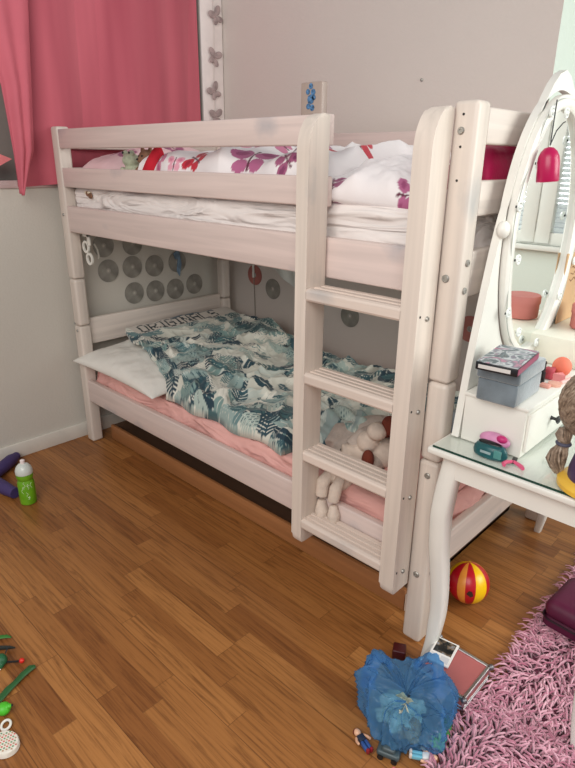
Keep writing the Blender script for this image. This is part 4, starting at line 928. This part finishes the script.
# blue plastic bag ---------------------------------------------------
bgm, nt, bs = new_mat('blue_plastic_film')
tr = N(nt, 'ShaderNodeBsdfTransparent'); tr.inputs['Color'].default_value = (*S(176, 214, 242), 1); tl = N(nt, 'ShaderNodeBsdfTranslucent'); tl.inputs['Color'].default_value = (*S(120, 180, 226), 1)
bs.inputs['Base Color'].default_value = (*S(120, 178, 224), 1); bs.inputs['Roughness'].default_value = .15
m1 = N(nt, 'ShaderNodeMixShader', Fac=.35); m2 = N(nt, 'ShaderNodeMixShader', Fac=.66)
LK(nt, bs.outputs['BSDF'], m1.inputs[1]); LK(nt, tl.outputs['BSDF'], m1.inputs[2]); LK(nt, m1.outputs['Shader'], m2.inputs[1]); LK(nt, tr.outputs['BSDF'], m2.inputs[2]); LK(nt, m2.outputs['Shader'], nt.nodes['Material Output'].inputs['Surface'])
tc = N(nt, 'ShaderNodeTexCoord'); no = N(nt, 'ShaderNodeTexNoise', Scale=28.0, Detail=6.0, Distortion=1.0); LK(nt, tc.outputs['Object'], no.inputs['Vector']); bp_ = N(nt, 'ShaderNodeBump', Strength=.7, Distance=.01)
LK(nt, no.outputs['Fac'], bp_.inputs['Height']); LK(nt, bp_.outputs['Normal'], bs.inputs['Normal'])
BG = (.128, -.278, 0)
bag = thing('plastic_bag', 'crumpled translucent blue plastic bag on the floor beside the pink case', 'bag', BG)
def bag_mesh():
    na, nt_ = 200, 90; a = np.linspace(0, 2 * PI, na, endpoint=False)[:, None]; t = np.linspace(0, 1, nt_)[None]
    back = .5 + .5 * np.cos(a - R(120)); ca_, sa_ = np.cos(a), np.sin(a)
    zt = .085 + .050 * back + .040 * np.exp(-((a - R(190)) / .5) ** 2) + .035 * np.exp(-((a - R(50)) / .45) ** 2)
    prof_r = np.interp(t, [0, .10, .28, .45, .60, .75, .9, 1], [.002, .085, .114, .112, .095, .068, .035, .002]); prof_z = np.interp(t, [0, .08, .28, .45, .60, .75, .9, 1], [.004, .006, .40, .78, 1.0, .96, .84, .78])
    def cr(k, sd): return ridge(ca_ * k + 9 + t * k * .8, sa_ * k + 9 - t * k * .6, sd) ** 3
    crinkle = .026 * (cr(2.2, 61) - .3) + .016 * (cr(4.5, 63) - .3) + .007 * (cr(9, 64) - .3) + .024 * (fbm(ca_ * 1.5 + 3, sa_ * 1.5 + t * 2, 65) - .47)
    r = prof_r * (1 + .08 * np.cos(a - R(180)) - .24 * np.exp(-((a - R(262)) / .55) ** 2)) + crinkle * np.clip(t * 4, 0, 1)
    z = prof_z * zt + (.014 * (cr(3, 67) - .3) + .02 * (fbm(ca_ * 2 + 8, sa_ * 2 + t * 3, 68) - .47)) * np.clip(t * 3, 0, 1)
    return grid_mesh('bag', BG[0] + r * ca_ * 1.06, BG[1] + r * sa_ * .98, np.maximum(z, .003), closed_u=True)
put('film', bag_mesh(), bgm, bag)
def handle(p0, p1, top, w=.012):
    p0, p1, top = Vector(p0), Vector(p1), Vector(top); pts = []
    for t in np.linspace(0, 1, 16): pts.append(p0 * (1 - t) ** 2 + top * 2 * t * (1 - t) + p1 * t * t)
    return B().tube(pts, [w + .004 * math.sin(i * 2.2) for i in range(16)], 8, False, .4)
handle((.040, -.225, .11), (.030, -.315, .09), (.000, -.265, .21), .020).build('handle', bgm, bag); handle((.095, -.180, .12), (.190, -.215, .10), (.150, -.150, .225), .016).build('handle', bgm, bag)
crm = mat('crumpled_paper', S(226, 214, 178), .7, 0, .3, 26, .6, 60); 
o = soft_box(.070, .170, -.325, -.235, .010, .068, .025, (20, 20, 14), .026, (28, 28, 28), 4).build('crumpled_paper', crm, None, (.12, -.28, .02)); tag(o, 'crumpled cream paper inside the blue plastic bag', 'paper')
o = soft_box(.140, .190, -.330, -.275, .012, .060, .02, (12, 12, 10), .018, (28, 28, 28), 8).build('wrapper', mat('orange_green_wrap', S(190, 140, 90), .6, 0, .5, 30), None, (.16, -.3, .02)); tag(o, 'orange and brown wrapper inside the blue plastic bag', 'wrapper')

# dark red cube
o = B().box(-.020, .020, -.020, .020, 0, .034, .004, 3, T(-.018, -.082, 0, 0, 0, R(28))).build('toy_block', mat('dark_red_block', S(74, 20, 22), .4), None, (-.018, -.082, 0)); tag(o, 'dark red cube block on the floor behind the blue bag', 'block')
# toy figures
def figure(loc, rz, hairc, shirt, pants, shoes, label, lying=True):
    t = thing('toy_figure', label, 'toy figure', loc, 'little toy figures on the floor')
    M = T(*loc) @ Euler((0, 0, rz)).to_matrix().to_4x4() @ T(0, 0, .010, R(-86), 0, 0)   # lying on the back, head along +y
    M = T(*loc) @ Euler((0, 0, rz)).to_matrix().to_4x4() @ Matrix(((1, 0, 0, 0), (0, 0, 1, 0), (0, -1, 0, .011), (0, 0, 0, 1)))
    sk = mat('toy_skin', S(232, 182, 150), .4)
    def e(b, c, r): bb = B().ell((0, 0, 0), r); bb.bm.transform(Matrix.Translation(c)); [b.append(bb)]; return bb
    def bx(*a):
        bb = B().box(*a, .003, 2); bb.bm.transform(M); return bb
    bx(-.010, .010, -.007, .007, .030, .050).build('torso', mat('toy_shirt', shirt, .4), t)
    for s in (-1, 1):
        bx(min(s * .001, s * .010), max(s * .001, s * .010), -.006, .006, .004, .031).build('leg', mat('toy_pants', pants, .4), t)
        bx(min(s * .001, s * .010), max(s * .001, s * .010), -.010, .006, -.003, .005).build('shoe', mat('toy_shoe', shoes, .4), t)
        bb = B().tube([M @ Vector((s * .011, 0, .047)), M @ Vector((s * .017, -.003, .036)), M @ Vector((s * .018, -.007, .026))], [.0036, .0038, .0034], 8); bb.build('arm', sk, t)
    hb = B().ell((0, 0, .060), (.0095, .009, .0105)); hb.bm.transform(M); hb.build('head', sk, t)
    hb = B().ell((0, .0025, .0635), (.0105, .0095, .0095)); hb.bm.transform(M); hb.build('hair', mat('toy_hair', hairc, .5), t)
    return t
figure((.113, -.411, 0), R(70), S(110, 44, 30), S(40, 50, 70), S(50, 86, 150), S(140, 30, 44), 'toy figure with brown hair and blue trousers on the bare floor')
figure((.196, -.352, .012), R(-58), S(120, 60, 40), S(232, 232, 230), S(120, 190, 210), S(230, 220, 210), 'toy figure in white and pale blue at the rug corner')
# grey toy pouch partly under bag
tb = thing('toy_car', 'dark grey toy car body beside the blue bag', 'toy car', (.150, -.380, 0))
M = T(.150, -.378, 0, 0, 0, R(20))
B().box(-.030, .030, -.020, .020, .008, .026, .007, 3, M).box(-.018, .018, -.016, .016, .024, .038, .007, 3, M).build('car_body', mat('grey_toy', S(70, 84, 88), .4), tb)
for (x, y) in ((-.018, -.020), (.018, -.020), (-.018, .020), (.018, .020)): B().lathe([(.008, -.003), (.008, .003)], M @ T(x, y, .0085, R(90)), 14).build('wheel', black_m, tb)
o = B().box(-.012, .012, -.008, .008, 0, .012, .003, 2, T(.192, -.408, .0, 0, 0, R(10))).build('toy_brick', mat('pink_brick', S(224, 110, 130), .4), None, (.19, -.408, 0)); tag(o, 'tiny pink toy piece at the bottom edge beside the figures', 'toy')
# green toys at rug corner
gt = thing('toy_leaf', 'dark green rubbery leaf strip between blue bag and rug', 'toy', (.225, -.225, 0))
B().tube([(.207, -.195, .03), (.222, -.215, .035), (.232, -.238, .03), (.238, -.262, .02)], [.008, .013, .013, .006], 10, False, .45).build('strip', mat('dark_green_toy', S(50, 120, 50), .5, 0, .2, 40), gt)
lg = thing('toy_plant', 'bright lime green toy plant with little fronds at the rug corner', 'toy', (.236, -.285, .02))
b = B(); c0 = Vector((.236, -.283, .022))
for k in range(7):
    a = k * .9; b.tube([c0, c0 + Vector((.012 * math.cos(a), .012 * math.sin(a), .012)), c0 + Vector((.024 * math.cos(a + .2), .024 * math.sin(a + .2), .012 + .004 * (k % 3)))], [.004, .0045, .002], 6)
b.build('fronds', mat('lime', S(166, 214, 84), .5), lg)

# bottle ------------------------------------------------------------
bo = thing('water_bottle', 'green sports bottle with clear domed cap on the floor by left wall', 'bottle', (-1.70, -.505, 0))
gm_, nt, bs = new_mat('green_bottle'); bs.inputs['Roughness'].default_value = .28; bs.inputs['Base Color'].default_value = (*S(112, 176, 30), 1); bs.inputs['Transmission Weight'].default_value = .15
tc = N(nt, 'ShaderNodeTexCoord'); no = N(nt, 'ShaderNodeTexNoise', Scale=20.0); LK(nt, tc.outputs['Object'], no.inputs['Vector']); r_ = ramp(nt, [(.3, S(98, 164, 22)), (.7, S(126, 188, 40))]); LK(nt, no.outputs['Fac'], r_.inputs['Fac']); LK(nt, r_.outputs['Color'], bs.inputs['Base Color'])
MB = T(-1.70, -.505, 0)
B().lathe([(.030, 0), (.034, .004), (.0355, .02), (.0355, .105), (.032, .112), (.030, .118), (.034, .126), (.0355, .134), (.0355, .145), (.030, .150)], MB, 32).build('body', gm_, bo)
B().lathe([(.036, 0), (.037, .004), (.036, .016), (.031, .030), (.022, .041), (.012, .047), (.0001, .048)], T(-1.70, -.505, .148), 32).build('cap', mat('clear_cap', S(206, 212, 206), .2, 0, .04), bo)
B().lathe([(.009, 0), (.010, .004), (.010, .016), (.006, .019), (.0001, .020)], T(-1.70, -.505, .194), 20).build('spout', mat('white_spout', S(238, 224, 222), .4), bo)
b = B(); vd = Vector((.705 + 1.70, -1.354 + .505, 0)).normalized(); side = Vector((-vd.y, vd.x, 0)); rs = random.Random(5)
for k in range(9):
    ss = -.02 + .04 * rs.random(); z0 = .03 + .07 * rs.random(); h_ = .008 + .022 * rs.random(); pts = []
    for i in range(5):
        s2 = ss + .004 * math.sin(i * 1.7 + k); dd = math.sqrt(max(1e-6, .0357 ** 2 - s2 ** 2)); pts.append(Vector((-1.70, -.505, z0 + h_ * i / 4)) + vd * dd + side * s2)
    b.tube(pts, .0009, 4)
b.build('white_marks', mat('white_ink', S(220, 232, 200), .5), bo)

# purple tubes
pu = thing('foam_tube', 'purple rounded V-shaped toy lying at the wall beside the green bottle', 'toy', (-1.9, -.46, 0))
pm = mat('purple_foam', S(66, 52, 104), .6, 0, .1, 20)
b = B(); pts1 = [(-1.99, -.545, .033), (-2.04, -.48, .033), (-2.085, -.42, .033), (-2.11, -.385, .033)]; b.tube(pts1, [.026, .030, .030, .018], 16)
b.ell(pts1[-1], .020); b.build('upper_arm', pm, pu)
b = B(); pts2 = [(-1.99, -.560, .033), (-1.92, -.560, .031), (-1.84, -.55, .030), (-1.765, -.535, .030)]; b.tube(pts2, [.026, .030, .030, .024], 16); b.ell((-1.995, -.553, .033), .028); b.build('lower_arm', pm, pu)

# toys at lower left
lt = thing('toy_tail', 'long dark green toy strip with rounded end on the floor at left', 'toy', (-.76, -.95, 0))
B().tube([(-.775, -.893, .008), (-.778, -.905, .009), (-.770, -.932, .009), (-.756, -.962, .009), (-.748, -.985, .009), (-.730, -1.02, .008)], [.006, .011, .010, .009, .011, .010], 12, False, .6).build('strip', mat('bottle_green', S(38, 88, 44), .45, 0, .15, 40), lt)
rt_ = thing('toy_flower', 'dark green toy with a red-tipped black stick at the left edge', 'toy', (-.85, -.95, 0))
put('bush', blob_mesh('bush', [((-.862, -.958, .018), (.020, .018, .018)), ((-.875, -.975, .014), (.018, .016, .014)), ((-.85, -.968, .012), (.012, .012, .012))], .003, 2), mat('forest_green', S(30, 92, 56), .5, 0, .25, 60), rt_)
B().tube([(-.850, -.950, .012), (-.835, -.930, .010), (-.826, -.918, .010)], .003, 8).tube([(-.875, -.94, .02), (-.885, -.925, .032)], .002, 6).build('stick', black_m, rt_)
B().ell((-.823, -.913, .010), (.008, .008, .008)).build('red_tip', mat('red_tip', S(214, 40, 30), .4), rt_)
B().ell((-.848, -.972, .006), (.010, .006, .004)).build('white_teeth', white_p, rt_)
o = B().tube([(-.975, -.93, .008), (-.955, -.905, .010), (-.945, -.895, .006)], [.008, .007, .003], 10, False, .5).build('toy_piece', mat('leaf_green', S(52, 116, 44), .5), None, (-.96, -.91, 0)); tag(o, 'pointed green toy leaf at the left edge, farthest of the toys there', 'toy')
o = B().tube([(-.925, -.94, .008), (-.900, -.918, .012), (-.89, -.905, .008)], [.007, .005, .002], 8).build('toy_piece', mat('black_toy', S(28, 34, 30), .5), None, (-.9, -.92, 0)); tag(o, 'small black pointed toy piece at the left edge behind the red-tipped one', 'toy')
gf = thing('toy_frog', 'bright green round toy head next to the white dotted box', 'toy', (-.680, -1.02, 0))
put('head', blob_mesh('head', [((-.684, -1.022, .018), (.019, .019, .017)), ((-.672, -1.010, .028), (.007, .007, .007))], .002, 2), mat('bright_green', S(76, 186, 44), .4), gf)
B().ell((-.668, -1.004, .029), (.003, .003, .003)).build('eye', black_m, gf)
o = B().tube([(-.640 + .014 * math.cos(a), -1.035 + .012 * math.sin(a), .006 + .004 * math.sin(a)) for a in np.linspace(0, 2 * PI, 20, endpoint=False)], .0035, 8, True).build('toy_ring', white_p, None, (-.64, -1.035, 0)); tag(o, 'small white toy ring between green toy head and dotted box', 'toy')
db = thing('dotted_box', 'white rounded box lid with small coloured dots at the lower left', 'box', (-.578, -1.06, 0))
M = Matrix.Translation((-.580, -1.062, 0)) @ Euler((0, 0, R(20))).to_matrix().to_4x4() @ Matrix.Diagonal((1.0, .85, 1, 1))
B().lathe([(.036, 0), (.039, .003), (.039, .018), (.036, .022), (.0001, .0225)], M, 36).build('tin', mat('ivory_tin', S(232, 226, 214), .4), db)
for ci, cc in enumerate((S(214, 110, 100), S(120, 160, 120), S(190, 150, 120))):
    b = B()
    for i in range(-4, 5):
        for j in range(-4, 5):
            if i * i + j * j <= 17 and (i + 2 * j) % 3 == ci: b.lathe([(.0026, 0), (.0026, .0007)], M @ T(i * .008 + (j % 2) * .003, j * .008, .0224), 8)
    b.build('dots', mat('dot_%d' % ci, cc, .5), db)

# maroon hard case on the rug
mc = thing('hard_case', 'maroon rounded zip case standing on the pink rug at right edge', 'case', (.37, .42, .02))
M = T(.400, .425, .028, 0, 0, R(-4))
mar = mat('maroon_shell', S(92, 24, 58), .5, 0, .05, 30, .1, 300)
B().box(-.145, .145, -.105, .105, .0, .040, .032, 6, M).build('lower_shell', mar, mc); B().box(-.145, .145, -.105, .105, .030, .098, .032, 6, M).build('upper_shell', mar, mc)
b = B(); pts = []
for (cx_, cy_, a0) in ((.115, .075, 0), (-.115, .075, PI / 2), (-.115, -.075, PI), (.115, -.075, 1.5 * PI)):
    for a in np.linspace(a0, a0 + PI / 2, 6): pts.append(M @ Vector((cx_ + .031 * math.cos(a), cy_ + .031 * math.sin(a), .034)))
b.tube(pts, .0035, 6, True); b.build('zip', mat('dark_zip', S(44, 14, 30), .6), mc)

# magenta felt slipper, only its edge reaches into view
sl = thing('slipper', 'magenta felt slipper at the right edge beside the white table leg', 'slipper', (.57, -.08, .02))
mag = mat('magenta_felt', S(190, 40, 112), .85, 0, .1, 60)
so_ = [(.575 + .042 * math.cos(a) * (1 + .12 * math.sin(a)), -.06 + .105 * math.sin(a)) for a in np.linspace(0, 2 * PI, 40, endpoint=False)]
B().prism(so_, .026, .038, 'z').build('sole', mag, sl)
put('upper', blob_mesh('upper', [((.575, -.02, .055), (.042, .055, .026)), ((.575, -.09, .045), (.040, .05, .014))], .004, 3), mag, sl)

# rug -----------------------------------------------------------------
RX0, RX1, RY0, RY1 = .245, .98, -.36, .86
rug = thing('rug', 'shaggy pink rug with noodle-like pile at the lower right', 'rug', (.6, .25, 0))
B().box(RX0 + .01, RX1, RY0 + .01, RY1 - .01, .0, .012, .004).build('backing', mat('rug_back', S(128, 66, 88), .95), rug)
def pile():
    rs = np.random.RandomState(4); st = .0105
    xs = np.arange(RX0 + .004, RX1 - .25, st); ys = np.arange(RY0, RY1, st); GX, GY = np.meshgrid(xs, ys, indexing='ij'); n = GX.size
    p = np.stack([GX.ravel() + rs.uniform(-.005, .005, n), GY.ravel() + rs.uniform(-.005, .005, n), np.full(n, .010)], -1)
    fa = 2 * PI * vnoise(p[:, 0] * 5 + 3, p[:, 1] * 5, 6) + rs.uniform(-1.1, 1.1, n) - .6
    d = np.stack([np.cos(fa), np.sin(fa), 0 * fa], -1); L = rs.uniform(.030, .050, n)[:, None]; up = np.array([0, 0, 1.0])
    hz = rs.uniform(.012, .026, n)[:, None]
    pts = [p, p + d * L * .30 + up * hz, p + d * L * .75 + up * hz * 1.05, p + d * L * 1.1 + up * hz * .55]
    sd = np.stack([-np.sin(fa), np.cos(fa), 0 * fa], -1); w = .0034; V = []
    for k, q in enumerate(pts):
        ww = w * (1 if k < 3 else .6); V += [q + sd * ww, q + up * ww * .9, q - sd * ww]
    V = np.stack(V, 1).reshape(-1, 3)                                     # n,12,3
    F = []
    for k in range(3):
        a = k * 3
        F += [[a, a + 1, a + 4, a + 3], [a + 1, a + 2, a + 5, a + 4], [a + 2, a, a + 3, a + 5]]
    F = (np.array(F)[None] + (np.arange(n) * 12)[:, None, None]).reshape(-1, 4)
    me = bpy.data.meshes.new('pile'); me.from_pydata(V.tolist(), [], F.tolist()); me.update(); me.polygons.foreach_set('use_smooth', [True] * len(me.polygons))
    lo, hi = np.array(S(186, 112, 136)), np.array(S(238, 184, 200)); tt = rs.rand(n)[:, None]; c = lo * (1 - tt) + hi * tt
    c = np.repeat(c[:, None], 12, 1); c[:, :3] *= .22; c[:, 3:6] *= .85  # strand roots darkened to paint shade into the gaps of the pile
    set_col(me, c.reshape(-1, 3)); return me
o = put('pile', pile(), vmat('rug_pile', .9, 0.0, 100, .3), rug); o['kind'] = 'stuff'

# ================================================================== LIGHT
w = bpy.data.worlds.new('World'); SC.world = w; w.use_nodes = True
bg = w.node_tree.nodes['Background']; bg.inputs['Color'].default_value = (.93, .95, 1.0, 1); bg.inputs['Strength'].default_value = .34
def area(name, loc, target, size, power, col, sy=None):
    l = bpy.data.lights.new(name, 'AREA'); l.energy = power; l.color = col; l.shape = 'RECTANGLE'; l.size = size; l.size_y = sy or size
    o = bpy.data.objects.new(name, l); COL.objects.link(o); o.location = loc; o.rotation_euler = (Vector(target) - Vector(loc)).to_track_quat('-Z', 'Y').to_euler(); return o
area('window_light', (2.3, 1.2, 1.9), (-.6, .2, .7), 1.8, 72, (.96, 1.0, .95), 1.8)
area('daylight_outside', (1.0, 4.2, 2.0), (1.0, 2.8, 1.5), 2.2, 110, (.97, .985, 1), 2.0)
area('room_light', (.6, -2.5, 2.5), (-.9, .4, .4), 2.6, 80, (1, .96, .91), 2.0)

# ================================================================== CAMERA
cam = bpy.data.cameras.new('camera'); co = bpy.data.objects.new('camera', cam); COL.objects.link(co)
cam.sensor_fit = 'VERTICAL'; cam.sensor_height = 24.0; cam.lens = 589.26 / 768 * 24.0; cam.clip_start = .02
yaw, pit, rol = .763, -.3628, .0104
fw = Vector((-math.sin(yaw) * math.cos(pit), math.cos(yaw) * math.cos(pit), math.sin(pit))); r0 = Vector((math.cos(yaw), math.sin(yaw), 0)); u0 = r0.cross(fw)
rv = r0 * math.cos(rol) + u0 * math.sin(rol); uv = -r0 * math.sin(rol) + u0 * math.cos(rol)
mt = Matrix((rv, uv, -fw)).transposed().to_4x4(); mt.translation = (.7056, -1.3539, 1.4415); co.matrix_world = mt
SC.camera = co
SC.view_settings.view_transform = 'Standard'; SC.view_settings.look = 'None'; SC.view_settings.exposure = 0.0
